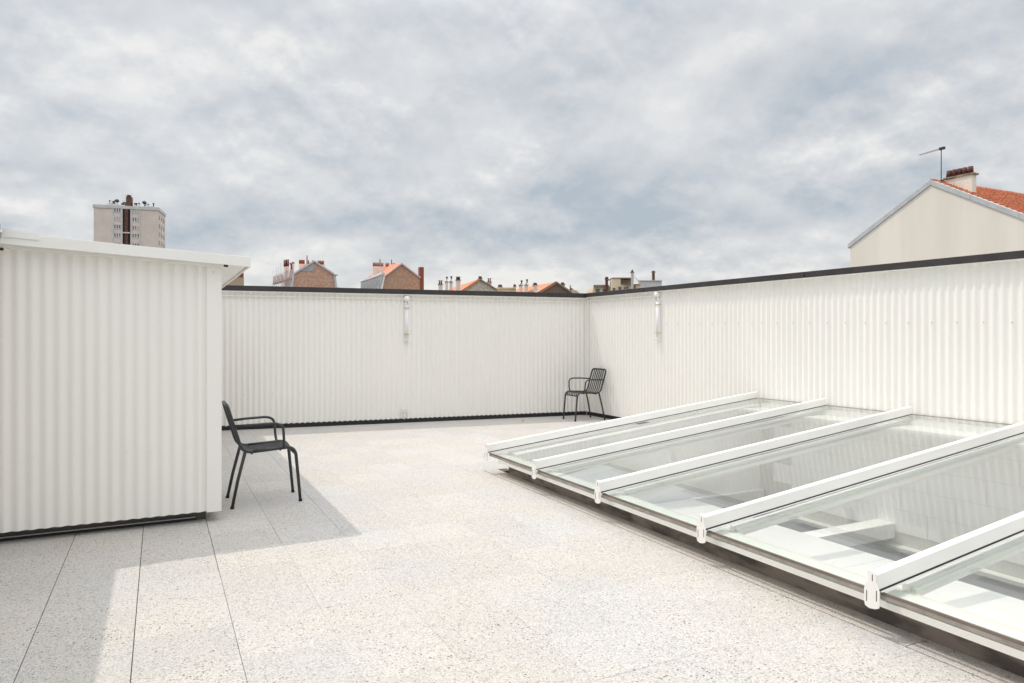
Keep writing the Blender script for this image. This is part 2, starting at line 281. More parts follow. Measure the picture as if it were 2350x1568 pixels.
# ------------------------------------------------------------------ mesh helpers
class MB:
    def __init__(s): s.v = []; s.f = []; s.smooth = []
    def quad(s, *p):
        i = len(s.v); s.v += [tuple(q) for q in p]; s.f.append(tuple(range(i, i + len(p)))); s.smooth.append(False)
    def box(s, a, b, basis=None):
        x0, y0, z0 = a; x1, y1, z1 = b
        if x0 > x1: x0, x1 = x1, x0
        if y0 > y1: y0, y1 = y1, y0
        if z0 > z1: z0, z1 = z1, z0
        P = [Vector(p) for p in ((x0, y0, z0), (x1, y0, z0), (x1, y1, z0), (x0, y1, z0), (x0, y0, z1), (x1, y0, z1), (x1, y1, z1), (x0, y1, z1))]
        if basis is not None: P = [basis @ p for p in P]
        i = len(s.v); s.v += [tuple(p) for p in P]
        for f in ((0, 3, 2, 1), (4, 5, 6, 7), (0, 1, 5, 4), (1, 2, 6, 5), (2, 3, 7, 6), (3, 0, 4, 7)):
            s.f.append(tuple(i + k for k in f)); s.smooth.append(False)
        return s
    def prism(s, poly, d):
        """poly: list of 3D points, swept by vector d"""
        d = Vector(d); n = len(poly); i = len(s.v); P = [Vector(p) for p in poly]
        s.v += [tuple(p) for p in P] + [tuple(p + d) for p in P]
        s.f.append(tuple(range(i + n - 1, i - 1, -1))); s.f.append(tuple(range(i + n, i + 2 * n))); s.smooth += [False, False]
        for k in range(n):
            s.f.append((i + k, i + (k + 1) % n, i + n + (k + 1) % n, i + n + k)); s.smooth.append(False)
        return s
    def tube(s, pts, r, seg=10, cap=True, closed=False, flat=None):
        P = [Vector(p) for p in pts]; n = len(P); rings = []
        ref = None
        for k in range(n):
            a = P[k - 1] if (k > 0 or closed) else P[k]; b = P[(k + 1) % n] if (k < n - 1 or closed) else P[k]
            t = (b - a).normalized()
            if ref is None: ref = Vector((0, 0, 1)) if abs(t.z) < 0.9 else Vector((0, 1, 0))
            u = (ref - t * ref.dot(t)).normalized(); w = t.cross(u); ref = u
            rr = r[k] if isinstance(r, (list, tuple)) else r
            i = len(s.v)
            for q in range(seg):
                an = 2 * math.pi * q / seg
                s.v.append(tuple(P[k] + (u * math.cos(an) + w * math.sin(an)) * rr))
            rings.append(i)
        m = n if closed else n - 1
        for k in range(m):
            a, b = rings[k], rings[(k + 1) % n]
            for q in range(seg):
                s.f.append((a + q, a + (q + 1) % seg, b + (q + 1) % seg, b + q)); s.smooth.append(True)
        if cap and not closed:
            s.f.append(tuple(rings[0] + q for q in range(seg - 1, -1, -1))); s.f.append(tuple(rings[-1] + q for q in range(seg))); s.smooth += [False, False]
        return s
    def strip(s, pts, half_w, th):
        """flat bar that follows pts in the xz plane, wide along y"""
        P = [Vector(p) for p in pts]; n = len(P); base = len(s.v)
        for k in range(n):
            a = P[max(k - 1, 0)]; b = P[min(k + 1, n - 1)]; t = (b - a).normalized(); nn = Vector((-t.z, 0, t.x))
            for sy, sn in ((-1, 1), (1, 1), (1, -1), (-1, -1)):
                s.v.append(tuple(P[k] + Vector((0, sy * half_w, 0)) + nn * (sn * th / 2)))
        for k in range(n - 1):
            a, b = base + 4 * k, base + 4 * (k + 1)
            for q in range(4):
                s.f.append((a + q, b + q, b + (q + 1) % 4, a + (q + 1) % 4)); s.smooth.append(q in (0, 2))
        s.f.append((base, base + 1, base + 2, base + 3)); e = base + 4 * (n - 1); s.f.append((e + 3, e + 2, e + 1, e)); s.smooth += [False, False]
        return s
    def corr(s, p0, p1, z0, z1, nrm, pitch=0.0762, amp=0.009, phase=0.0, zc=0):
        """sinus corrugated sheet from p0 to p1 (xy), ridges vertical, nrm is the outward normal"""
        p0 = Vector((*p0, 0)); p1 = Vector((*p1, 0)); L = (p1 - p0).length; t = (p1 - p0) / L; nn = Vector((*nrm, 0))
        k = max(2, int(L / pitch * 12)); i = len(s.v)
        for q in range(k + 1):
            u = L * q / k; o = amp * math.cos(2 * math.pi * u / pitch + phase)
            b = p0 + t * u + nn * o
            s.v.append((b.x, b.y, z0)); s.v.append((b.x, b.y, z1))
        for q in range(k):
            a = i + 2 * q; s.f.append((a, a + 2, a + 3, a + 1)); s.smooth.append(True)
        return s
    def mesh(s, name, m):
        me = bpy.data.meshes.new(name); me.from_pydata(s.v, [], s.f)
        me.polygons.foreach_set('use_smooth', s.smooth); me.materials.append(m); me.update(); return me
    def build(s, name, m, parent=None, loc=None, bevel=0.0, **props):
        o = bpy.data.objects.new(name, s.mesh(name, m)); C.objects.link(o)
        if parent: o.parent = parent
        if loc: o.location = loc
        if bevel > 0:
            b = o.modifiers.new('bevel', 'BEVEL'); b.width = bevel; b.segments = 2; b.limit_method = 'ANGLE'
        for k, v in props.items(): o[k] = v
        return o
def thing(name, label, cat, loc=(0, 0, 0), rz=0.0, group=None):
    o = bpy.data.objects.new(name, None); C.objects.link(o); o.location = loc; o.rotation_euler = (0, 0, rz)
    o.empty_display_size = 0.2
    o['label'] = label; o['category'] = cat
    if group: o['group'] = group
    return o
def inst(name, me, parent=None, loc=(0, 0, 0), rz=0.0, scale=None):
    o = bpy.data.objects.new(name, me); C.objects.link(o); o.parent = parent; o.location = loc; o.rotation_euler = (0, 0, rz)
    if scale: o.scale = scale
    return o
def box(name, a, b, m, parent=None, bevel=0.0, **p): return MB().box(a, b).build(name, m, parent, bevel=bevel, **p)
def struct(name, mb, m):
    o = mb.build(name, m); o['kind'] = 'structure'; return o

# ------------------------------------------------------------------ where things stand (metres, camera at 0,0)
XW = 6.4416                                     # inner face of the right wall
BW0 = Vector((0.774, 10.60)); BW1 = Vector((XW, 9.93))     # the back wall's face line
BWD = (BW1 - BW0).normalized(); BWA = math.atan2(BWD.y, BWD.x); BWL = (BW1 - BW0).length
YS = 6.05                                       # far end of the skylight
KX = 3.022                                      # face of the skylight kerb
TOP = 2.045

# ================================================================== ground and the building underneath
g = MB(); g.quad((-3000, -3000, -9), (3000, -3000, -9), (3000, 3000, -9), (-3000, 3000, -9)); struct('ground', g, M['ground'])
b = MB()
b.box((-6, -12.1, -9), (XW + 0.3, 11.6, -3.4))
b.box((-6, -12.1, -3.4), (KX + 0.02, 11.6, -0.05))
b.box((KX + 0.02, YS + 0.2, -3.4), (XW + 0.3, 11.6, -0.05))
b.box((KX + 0.02, -12.1, -3.4), (XW + 0.3, -3.2, -0.05))
struct('roof_building', b, M['concrete'])

# ------------------------------------------------------------------ terrace paving
TX0, TY0, TS = 0.304, 3.477, 0.4025
bed = MB(); bed.box((-6, -12, -0.05), (KX + 0.02, 11.0, -0.012)); bed.box((KX + 0.02, YS + 0.2, -0.05), (XW + 0.05, 11.0, -0.012))
terrace = struct('terrace_floor', bed, M['bed'])
def tile_mesh(w, d, name, m):
    t = MB(); h = 0.0007
    x0, x1, y0, y1 = 0, w, 0, d
    i = 0; t.v = [(x0 + h, y0 + h, 0), (x1 - h, y0 + h, 0), (x1 - h, y1 - h, 0), (x0 + h, y1 - h, 0), (x0, y0, -h), (x1, y0, -h), (x1, y1, -h), (x0, y1, -h), (x0, y0, -0.0118), (x1, y0, -0.0118), (x1, y1, -0.0118), (x0, y1, -0.0118)]
    t.f = [(0, 1, 2, 3)] + [(4 + k, 4 + (k + 1) % 4, (k + 1) % 4, k) for k in range(4)] + [(8 + k, 8 + (k + 1) % 4, 4 + (k + 1) % 4, 4 + k) for k in range(4)]
    t.smooth = [False] * 9
    return t
def bw_y(x): return BW0.y + (x - BW0.x) * (BW1.y - BW0.y) / (BW1.x - BW0.x)
cells = []
for i in range(-12, 20):
    x0 = TX0 + i * TS
    gx = 0.0036 if i in (-3, -2, -1) else (0.0018 if i in (0, 1) else 0.0003)
    for j in range(-38, 19):
        if i in (0, 1): gx = 0.0018 if j > 2 else 0.0005
        if i == -1: gx = 0.0036 if j > 1 else 0.0022
        y0 = TY0 + j * TS; w, d = TS - gx, TS - (0.0008 if random.random() < 0.35 else 0.0003)
        if x0 >= 2.6 and x0 < KX - 0.1 and y0 < YS:
            if x0 > 2.8: continue
            w = 2.8705 - x0 - 0.0060
            if w < 0.03: continue
        if x0 + w > KX - 0.02 and y0 < YS and x0 >= 2.8: continue
        if x0 >= KX - 0.15 and y0 < YS: continue
        if y0 > bw_y(x0) or x0 > XW: continue
        cells.append((math.hypot(x0 - 0.3, y0 - 0), x0, y0, w, d, x0))
def in_view(x, y):
    p = Vector((x, y, 0)); z = p.dot(FW)
    return z > 1.5 and abs(p.dot(RT) / z) < 0.80
for i in range(7, 16):      # cut tiles behind the end of the skylight
    x0 = TX0 + i * TS; cells.append((9, x0, YS + 0.004, TS - 0.0008, TY0 + 7 * TS - YS - 0.005, x0))
cells.sort(key=lambda c: (not in_view(c[1] + 0.2, c[2] + 0.2), c[0]))
cache = {}; rest = MB()
for k, (dd, x0, y0, w, d, _) in enumerate(cells):
    key = (round(w, 4), round(d, 4)); dz = random.uniform(-0.0004, 0.0004)
    if key not in cache: cache[key] = tile_mesh(w, d, 'paving_tile', M['paving'])
    if k < 300:
        t = cache[key]
        if not hasattr(t, 'me'): t.me = t.mesh('paving_tile', M['paving'])
        inst('paving_tile', t.me, terrace, (x0, y0, dz))
    else:
        t = cache[key]; i = len(rest.v); rest.v += [(a + x0, b_ + y0, c + dz) for a, b_, c in t.v]
        rest.f += [tuple(i + q for q in f) for f in t.f]; rest.smooth += t.smooth
rest.build('paving_tiles', M['paving'], terrace, kind='stuff')
# the narrow border strip along the skylight kerb
yj = [TY0 + 7 * TS, 5.885, 4.673, 3.485, 1.915, 0.70, -0.5, -1.8, -3.2]
for a, b_ in zip(yj[:-1], yj[1:]):
    n = max(1, round((a - b_) / TS / 1.0)); 
    pw = (a - b_) / max(1, n // 3 if n >= 3 else 1)
    y = a
    while y - pw > b_ - 0.01:
        t = tile_mesh(KX - 2.874 - 0.001, pw - 0.0045, 'border_tile', M['border_paving'])
        inst('border_tile', t.mesh('border_tile', M['border_paving']), terrace, (2.874, y - pw + 0.003, 0.0)); y -= pw

# ================================================================== back wall
def parapet_common(): pass
back = thing('corrugated_wall', 'long white corrugated wall across the back, facing the camera, with two small fittings and a black base', 'wall', (BW0.x, BW0.y, 0), BWA)
c = MB(); c.corr((-2.6, 0), (BWL, 0), 0.060, 1.96, (0, -1)); c.build('cladding', M['cladding'], back)
box('parapet_core', (-2.6, 0.025, 0), (BWL + 0.3, 0.30, 1.985), M['white'], back)
for a, b_ in ((-2.6, BWL - 0.535), (BWL - 0.531, BWL - 0.052)):
    box('coping', (a, -0.062, 1.970), (b_, 0.33, TOP), M['dark_metal'], back, bevel=0.003)
box('coping_underside_trim', (-2.6, -0.056, 1.957), (BWL - 0.05, 0.02, 1.9695), M['white'], back)
box('trim_rail', (-2.6, -0.030, 1.893), (BWL - 0.03, -0.010, 1.906), M['white'], back)
a = -2.6; 
for e in (-0.30, 0.55, 1.78, 3.02, 4.17, BWL - 0.02):
    box('skirting', (a, -0.004, 0), (e - 0.003, 0.020, 0.066), M['black'], back); a = e
box('corner_flashing', (BWL - 0.045, -0.016, 0.06), (BWL - 0.004, 0.01, 1.95), M['cladding'], back)
sm = MB(); sm.tube([(0, 0, 0), (0, -0.004, 0)], 0.0055, 8); sm.tube([(0, -0.004, 0), (0, -0.009, 0)], 0.0032, 6); screw_me = sm.mesh('screw', M['screw'])
for k in range(14):
    inst('screw', screw_me, back, (0.0762 * round((0.3 + k * 0.40) / 0.0762), -0.009, 0.50))

# ================================================================== right wall
right = thing('corrugated_wall', 'long white corrugated wall along the right side above the sloping skylight, half in sunlight', 'wall', (XW, 9.93, 0))
def RWp(y): return y - 9.93
c = MB(); c.corr((0, RWp(YS - 0.03)), (0, RWp(9.96)), 0.060, 1.985, (-1, 0)); c.build('cladding', M['cladding'], right); c = MB(); c.corr((0, RWp(-3.2)), (0, RWp(YS - 0.03)), 0.505, 1.985, (-1, 0))
c.build('cladding', M['cladding'], right)
box('parapet_core', (0.025, RWp(-3.4), -0.0), (0.30, RWp(10.3), 1.99), M['white'], right)
for a, b_ in ((-3.4, 5.424), (5.436, 8.300), (8.306, 9.90)):
    box('coping', (-0.070, RWp(a), 1.978), (0.33, RWp(b_), TOP), M['dark_metal'], right, bevel=0.003)
box('coping_underside_trim', (-0.066, RWp(-3.4), 1.970), (0.02, RWp(9.86), 1.9775), M['white'], right)
box('trim_rail', (-0.030, RWp(8.03), 1.905), (-0.010, RWp(9.88), 1.918), M['white'], right)
a = YS + 0.02
for e in (7.1, 8.3, 9.2, 9.925):
    box('skirting', (-0.004, RWp(a), 0), (0.020, RWp(e - 0.003), 0.060), M['black'], right); a = e
box('corner_flashing', (-0.016, RWp(9.86), 0.06), (0.01, RWp(9.925), 1.95), M['cladding'], right)
srm = MB(); srm.tube([(0, 0, 0), (-0.003, 0, 0)], 0.0075, 10); srm.tube([(-0.003, 0, 0), (-0.009, 0, 0)], 0.0042, 6); scr_me = srm.mesh('screw', M['screw'])
for k in range(0, 22):
    yy = 3.165 + 0.2229 * k + 0.0
    u = round((yy - YS + 0.03) / 0.0762) * 0.0762 + YS - 0.03
    inst('screw', scr_me, right, (-0.009, RWp(u), 1.452 + 0.014 * (yy - 3.4) / 1.0 * 0.9))

# ================================================================== shed on the left
SX1, SY = 0.40, 5.45
shed = thing('rooftop_shed', 'low white corrugated shed on the left with an overhanging flat roof', 'shed', (0.0, SY, 0))
c = MB(); c.corr((-1.03, 0.0), (0.305, 0.0), 0.078, 1.90, (0, -1), phase=1.0); c.build('cladding', M['cladding'], shed)
cf = MB(); cf.box((0.302, -0.012, 0.072), (0.400, 0.01, 1.862)); cf.box((0.388, 0.01, 0.072), (0.400, 0.10, 1.862)); cf.build('corner_flashing', M['cladding'], shed, bevel=0.002)
c = MB(); c.corr((0.385, 0.10), (0.385, 5.16), 0.078, 1.862, (1, 0)); c.build('side_cladding', M['cladding'], shed); c = MB(); c.corr((-1.03, -8.0), (-1.03, 0.0), 0.078, 1.93, (1, 0)); c.build('side_cladding', M['cladding'], shed)
co = MB(); co.box((-1.04, 0.03, 0.08), (0.365, 5.10, 1.83)); co.build('wall_core', M['white'], shed); co = MB(); co.box((-3.0, -8.0, 0.0), (-1.05, 5.10, 1.93)); co.build('wall_core', M['white'], shed)
pl = MB(); pl.box((-1.03, 0.105, 0.0), (0.300, 0.20, 0.085)); pl.box((0.29, 0.2, 0.0), (0.300, 5.1, 0.085)); pl.build('plinth', M['plinth'], shed)
box('plinth_batten', (-1.03, 0.090, 0.006), (0.235, 0.1045, 0.020), M['black'], shed)
box('plinth_trim', (-1.03, 0.075, 0.024), (0.232, 0.089, 0.030), M['grey_print'], shed)
# roof: fascia rises to the left
def fas(x): return 1.836 - (x - 0.59) * 0.0545, 1.907 - (x - 0.59) * 0.0575
YF = -0.085
def slab(mb, x0, x1, y0, y1, f0, f1, dz0=0.0, dz1=0.0):
    P = []
    for x in (x0, x1):
        lo, hi = f0(x), f1(x)
        P.append((x, lo + dz0, hi + dz1))
    (xa, la, ha), (xb, lb, hb) = P
    v = [(xa, y0, la), (xb, y0, lb), (xb, y1, lb), (xa, y1, la), (xa, y0, ha), (xb, y0, hb), (xb, y1, hb), (xa, y1, ha)]
    i = len(mb.v); mb.v += v
    for f in ((0, 3, 2, 1), (4, 5, 6, 7), (0, 1, 5, 4), (1, 2, 6, 5), (2, 3, 7, 6), (3, 0, 4, 7)): mb.f.append(tuple(i + k for k in f)); mb.smooth.append(False)
    return mb
lo = lambda x: fas(x)[0]; hi = lambda x: fas(x)[1]
f = MB(); slab(f, -0.895, 0.590, YF, YF + 0.012, lo, hi); f.build('fascia', M['white'], shed, bevel=0.0015)
f = MB(); slab(f, 0.578, 0.590, YF + 0.0125, 5.14, lo, hi); f.build('side_fascia', M['white'], shed)
f = MB(); slab(f, -0.93, 0.5775, YF + 0.0125, 5.14, lambda x: lo(x) + 0.03, lambda x: hi(x) - 0.004); f.build('roof_deck', M['white'], shed)
f = MB(); slab(f, 0.4005, 0.560, YF + 0.013, 5.13, lambda x: lo(x) + 0.004, lambda x: lo(x) + 0.029); f.build('soffit', M['white'], shed)
f = MB(); slab(f, -0.93, 0.400, YF + 0.040, 0.03, lambda x: lo(x) - 0.020, lambda x: lo(x) + 0.029); f.build('top_trim', M['cladding'], shed)
f = MB(); slab(f, -0.885, -0.690, YF - 0.006, YF - 0.001, lambda x: fas(x)[1] - 0.030 + 0.0 * x, lambda x: fas(x)[1] + 0.006 - (x + 0.69) * 0.10)
f.build('fascia_lap', M['white'], shed)
# the roof return that runs towards the camera on the left
r_ = MB(); r_.box((-3.0, -8.0, 1.955), (-0.932, 5.1, 2.035)); r_.box((-0.9325, -8.0, 1.955), (-0.905, YF - 0.002, 2.035)); r_.build('return_roof', M['white'], shed)
box('return_fascia', (-0.9045, -8.0, 1.95), (-0.893, YF - 0.002, 2.04), M['plinth'], shed)  # plinth grey here stands in for the shaded hollow under the return roof
cb = MB(); cb.tube([(0.415, YF + 0.035, lo(0.41) - 0.004), (0.435, YF + 0.018, lo(0.41) - 0.008)], 0.009, 8); cb.build('cable_stub', M['black'], shed)
cb = MB(); cb.tube([(-0.905, YF + 0.035, lo(-0.9) - 0.03), (-0.885, YF + 0.02, lo(-0.9) - 0.032)], 0.009, 8)
cb.build('cable_stub', M['black'], shed)
shm = MB(); shm.tube([(0, 0, 0), (0, -0.004, 0)], 0.011, 10); shm.tube([(0, -0.004, 0), (0, -0.010, 0)], 0.005, 6); washer = shm.mesh('screw', M['cladding'])
for x, z in ((-0.885, 1.865), (-0.735, 1.857), (-0.66, 1.850), (-0.70, 0.55), (-0.47, 0.55), (-0.24, 0.55), (-0.02, 0.55), (0.20, 0.55), (-0.95, 0.55)):
    u = -1.03 + (round(((x + 1.03) / 0.0762) + 1.0 / (2 * math.pi)) - 1.0 / (2 * math.pi)) * 0.0762
    inst('screw', washer, shed, (u, -0.009, z))
inst('screw', screw_me, shed, (0.345, -0.012, 1.795))

# ================================================================== skylight
SK = 0.1078                                      # slope of the glass
def gz(x): return 0.200 + SK * (x - 2.83)        # upper face of the glass
BY = [6.150, 5.180, 4.220, 3.140, 2.045, 0.950, -0.145, -1.24, -2.335]
skyl = thing('skylight', 'large sloping glass skylight with white glazing bars leaning against the right wall', 'skylight', (KX, YS, 0))
O = Vector((KX, YS, 0))
def sbox(mb, x0, x1, y0, y1, d0, d1):
    """box that follows the slope of the glass; d0,d1 are heights over the glass"""
    v = [(x0, y0, gz(x0) + d0), (x1, y0, gz(x1) + d0), (x1, y1, gz(x1) + d0), (x0, y1, gz(x0) + d0), (x0, y0, gz(x0) + d1), (x1, y0, gz(x1) + d1), (x1, y1, gz(x1) + d1), (x0, y1, gz(x0) + d1)]
    i = len(mb.v); mb.v += [tuple(Vector(p) - O) for p in v]
    for f in ((0, 3, 2, 1), (4, 5, 6, 7), (0, 1, 5, 4), (1, 2, 6, 5), (2, 3, 7, 6), (3, 0, 4, 7)): mb.f.append(tuple(i + k for k in f)); mb.smooth.append(False)
    return mb
XG0, XG1 = 2.862, XW - 0.022
k_ = MB(); k_.box((0, -9.2, -0.30), (0.05, 0.0, 0.092)); k_.build('kerb', M['kerb'], skyl)
box('end_kerb', (0.05, -0.05, 0), (XW - KX - 0.02, 0.0, 0.092), M['kerb'], skyl)
for a, b_ in ((YS - 0.0, 3.755), (3.752, -0.6), (-0.603, -3.1)):
    t = MB(); t.box((-0.112, b_ - YS, 0.113), (-0.100, a - YS, 0.142)); t.build('edge_trim', M['white'], skyl)
    t = MB(); t.box((-0.0995, b_ - YS, 0.113), (0.06, a - YS, 0.121)); t.build('sill_sheet', M['white'], skyl)
    t = MB(); t.box((-0.004, b_ - YS, 0.0925), (0.05, a - YS, 0.1125)); t.build('kerb_packer', M['kerb'], skyl)
# pane, bar, cap
def cap_profile():
    pts = []
    for y, z in ((-0.012, 0.094), (-0.019, 0.086), (-0.021, 0.060), (-0.022, 0.045), (-0.037, 0.008), (-0.039, -0.045), (-0.034, -0.064), (-0.015, -0.073), (0.012, -0.077), (0.033, -0.070), (0.038, -0.05), (0.038, 0.008), (0.022, 0.045), (0.021, 0.086), (0.012, 0.094)):
        pts.append((y, z))
    return pts
CP = cap_profile()
for n, y in enumerate(BY):
    last = n == len(BY) - 1
    bar = MB(); xa, xb = 2.832, XW - 0.048
    sbox(bar, xa, xb, y - 0.0215, y + 0.0215, 0.0095, 0.080)
    bo = bar.build('glazing_bar', M['white_bar'], skyl, bevel=0.003)
    gk = MB(); sbox(gk, xa + 0.01, xb, y - 0.024, y - 0.0, 0.0015, 0.0090); gk.build('gasket', M['gasket'], bo)
    ps = MB(); sbox(ps, xa + 0.02, xb, y - 0.034, y - 0.0245, 0.0003, 0.0035); ps.build('pressure_strip', M['white_bar'], bo)
    if n == 0:
        cp2 = MB(); sbox(cp2, xa, xb + 0.01, y + 0.022, y + 0.050, 0.03, 0.055); cp2.build('flashing', M['white_bar'], bo)
    cp = MB(); cp.prism([tuple(Vector((2.8315, y + p, gz(2.83) + q)) - O) for p, q in CP], (-0.006, 0, 0))
    co = cp.build('end_cap', M['white'], bo, bevel=0.0015)
    for py, z0, z1 in ((-0.004, 0.050, 0.078), (-0.024, -0.035, 0.012), (0.024, -0.048, 0.0)):
        sl = MB(); sl.box(tuple(Vector((2.8252, y + py - 0.0016, gz(2.83) + z0)) - O), tuple(Vector((2.8244, y + py + 0.0016, gz(2.83) + z1)) - O))
        sl.build('slot', M['gasket'], co)
    # inner rafter under the bar
    rf = MB(); sbox(rf, KX + 0.06, XG1 - 0.10, y - 0.030, y + 0.030, -0.092, -0.037); rf.build('rafter', M['plaster'], bo)
    if last: continue
    y2 = BY[n + 1]
    pane = MB(); sbox(pane, XG0, XG1, y2 + 0.006, y - 0.006, -0.028, 0.0); pane.build('glass_pane', M['glass'], skyl)
    e = MB(); sbox(e, XG0 - 0.009, XG0 - 0.001, y2 + 0.022, y - 0.022, -0.012, 0.001); e.build('edge_seal', M['seal'], skyl)
    e = MB(); sbox(e, XG0 - 0.009, XG0 - 0.001, y2 + 0.022, y - 0.022, -0.030, -0.0125); e.build('edge_spacer', M['seal_grey'], skyl)
    fl = MB(); sbox(fl, XG0 + 0.050, 2.998, y2 + 0.0003, y - 0.0003, -0.050, -0.036); fl.build('inner_frame', M['flange'], skyl)
    fl = MB(); sbox(fl, 2.9985, 3.050, y2 + 0.0003, y - 0.0003, -0.075, -0.050); fl.build('inner_lip', M['lip'], skyl)
    sf = MB(); sbox(sf, 3.052, XG1 - 0.1, y - 0.060, y - 0.0305, -0.050, -0.036); sf.build('side_frame', M['flange'], skyl)
bk = MB()
for y in BY[:-1]: pass
wf = MB(); sbox(wf, XG1 + 0.0005, XG1 + 0.010, BY[-1], BY[0] - 0.02, -0.008, 0.002); wf.build('wall_gasket', M['seal_grey'], skyl)

# ------------------------------------------------------------------ the room under the skylight
well = thing('white_slab', 'white slab with openings and cross beams seen through the skylight glass', 'slab', (KX, YS, -0.46))
def wb(name, a, b_, m, bev=0.0): return box(name, tuple(Vector(a) - Vector((KX, YS, -0.46))), tuple(Vector(b_) - Vector((KX, YS, -0.46))), m, well, bevel=bev)
wb('slab_plate', (KX + 0.03, 3.655, -0.62), (5.232, YS - 0.08, -0.46), M['slab_white'])
wb('slab_plate', (KX + 0.03, -3.1, -0.62), (5.232, 3.652, -0.46), M['slab_white'])
for y in (6.02, 4.40, 2.15, -0.1):
    wb('cross_beam', (5.2325, y - 0.09, -0.60), (6.295, y + 0.09, -0.4602), M['plaster'], 0.003)
wb('lintel', (6.20, -3.1, -0.69), (6.299, YS - 0.1, -0.655), M['plaster'])
inner = thing('plaster_wall', 'plain white plaster walls enclosing the room below the skylight', 'wall', (KX, YS, -3.4))
def ib(name, a, b_, m): return box(name, tuple(Vector(a) - Vector((KX, YS, -3.4))), tuple(Vector(b_) - Vector((KX, YS, -3.4))), m, inner)
ib('end_wall', (KX + 0.05, YS - 0.06, -3.4), (6.30, YS + 0.10, 0.088), M['plaster'])
gw = MB()
pts = [(KX + 0.06, YS - 0.055, 0.088), (6.30, YS - 0.055, 0.088), (6.30, YS - 0.055, gz(6.30) - 0.04), (KX + 0.06, YS - 0.055, gz(KX + 0.06) - 0.04)]
gw.prism([tuple(Vector(p) - Vector((KX, YS, -3.4))) for p in pts], (0, 0.10, 0)); gw.build('end_gable', M['plaster'], inner)
ib('side_wall', (KX + 0.021, -3.2, -3.4), (KX + 0.029, YS - 0.06, -0.05), M['plaster'])
ib('lower_wall', (6.301, -3.2, -3.4), (6.44, YS - 0.06, -0.69), M['plaster'])
rf = MB(); rf.box((KX + 0.02, -3.2, -3.42), (6.45, YS, -3.39)); struct('room_floor', rf, M['room_floor'])
# blockwork wall: courses 0.213 high, blocks 0.514 long
bwall = thing('blockwork_wall', 'white painted blockwork wall under the corrugated wall, seen through the skylight glass', 'wall', (6.30, YS, -0.69))
BO = Vector((6.30, YS, -0.69))
box('mortar_bed', tuple(Vector((6.3035, -3.2, -0.69)) - BO), tuple(Vector((6.44, YS - 0.06, 0.52)) - BO), M['joint'], bwall)
bm_ = MB().box((0, 0, 0), (0.006, 0.5085, 0.2085)).mesh('block', M['block'])
for r in range(6):
    z = -0.538 + r * 0.2125 if r else -0.538
    off = 3.742 if r % 2 == 1 else 3.742 + 0.257
    off2 = off - 0.5145 * 14
    for q in range(26):
        y = off2 + q * 0.5145
        if y < -3.2: continue
        if y + 0.508 > YS - 0.06: break
        hgt = 1.0
        if z + 0.2085 > 0.475: hgt = (0.475 - z) / 0.2085
        if hgt <= 0.05: continue
        inst('block', bm_, bwall, tuple(Vector((6.2985 + random.uniform(-0.0006, 0.0006), y, z)) - BO), scale=(1, 1, hgt))
box('top_ledge', tuple(Vector((6.00, 3.92, 0.470)) - BO), tuple(Vector((6.302, YS - 0.07, 0.494)) - BO), M['plaster'], bwall)
box('top_ledge', tuple(Vector((6.00, -3.1, 0.470)) - BO), tuple(Vector((6.302, 3.917, 0.494)) - BO), M['plaster'], bwall)
box('upstand', tuple(Vector((6.302, -3.1, 0.475)) - BO), tuple(Vector((6.4305, YS - 0.07, 0.545)) - BO), M['plaster'], bwall)
# a stair rail glimpsed deep down
rail = thing('stair_handrail', 'grey metal handrail glimpsed deep under the near pane of the skylight', 'handrail', (5.5, 1.6, -3.39))
rl = MB()
rl.tube([(0, 1.3, 1.0), (0, -1.2, 1.9)], 0.03, 8); rl.build('rail', M['rail'], rail)
for yy in (1.1, 0.3, -0.5): 
    p = MB(); p.tube([(0, yy, 0), (0, yy, 1.0 + (1.3 - yy) * 0.36)], 0.02, 8); p.build('post', M['rail'], rail)

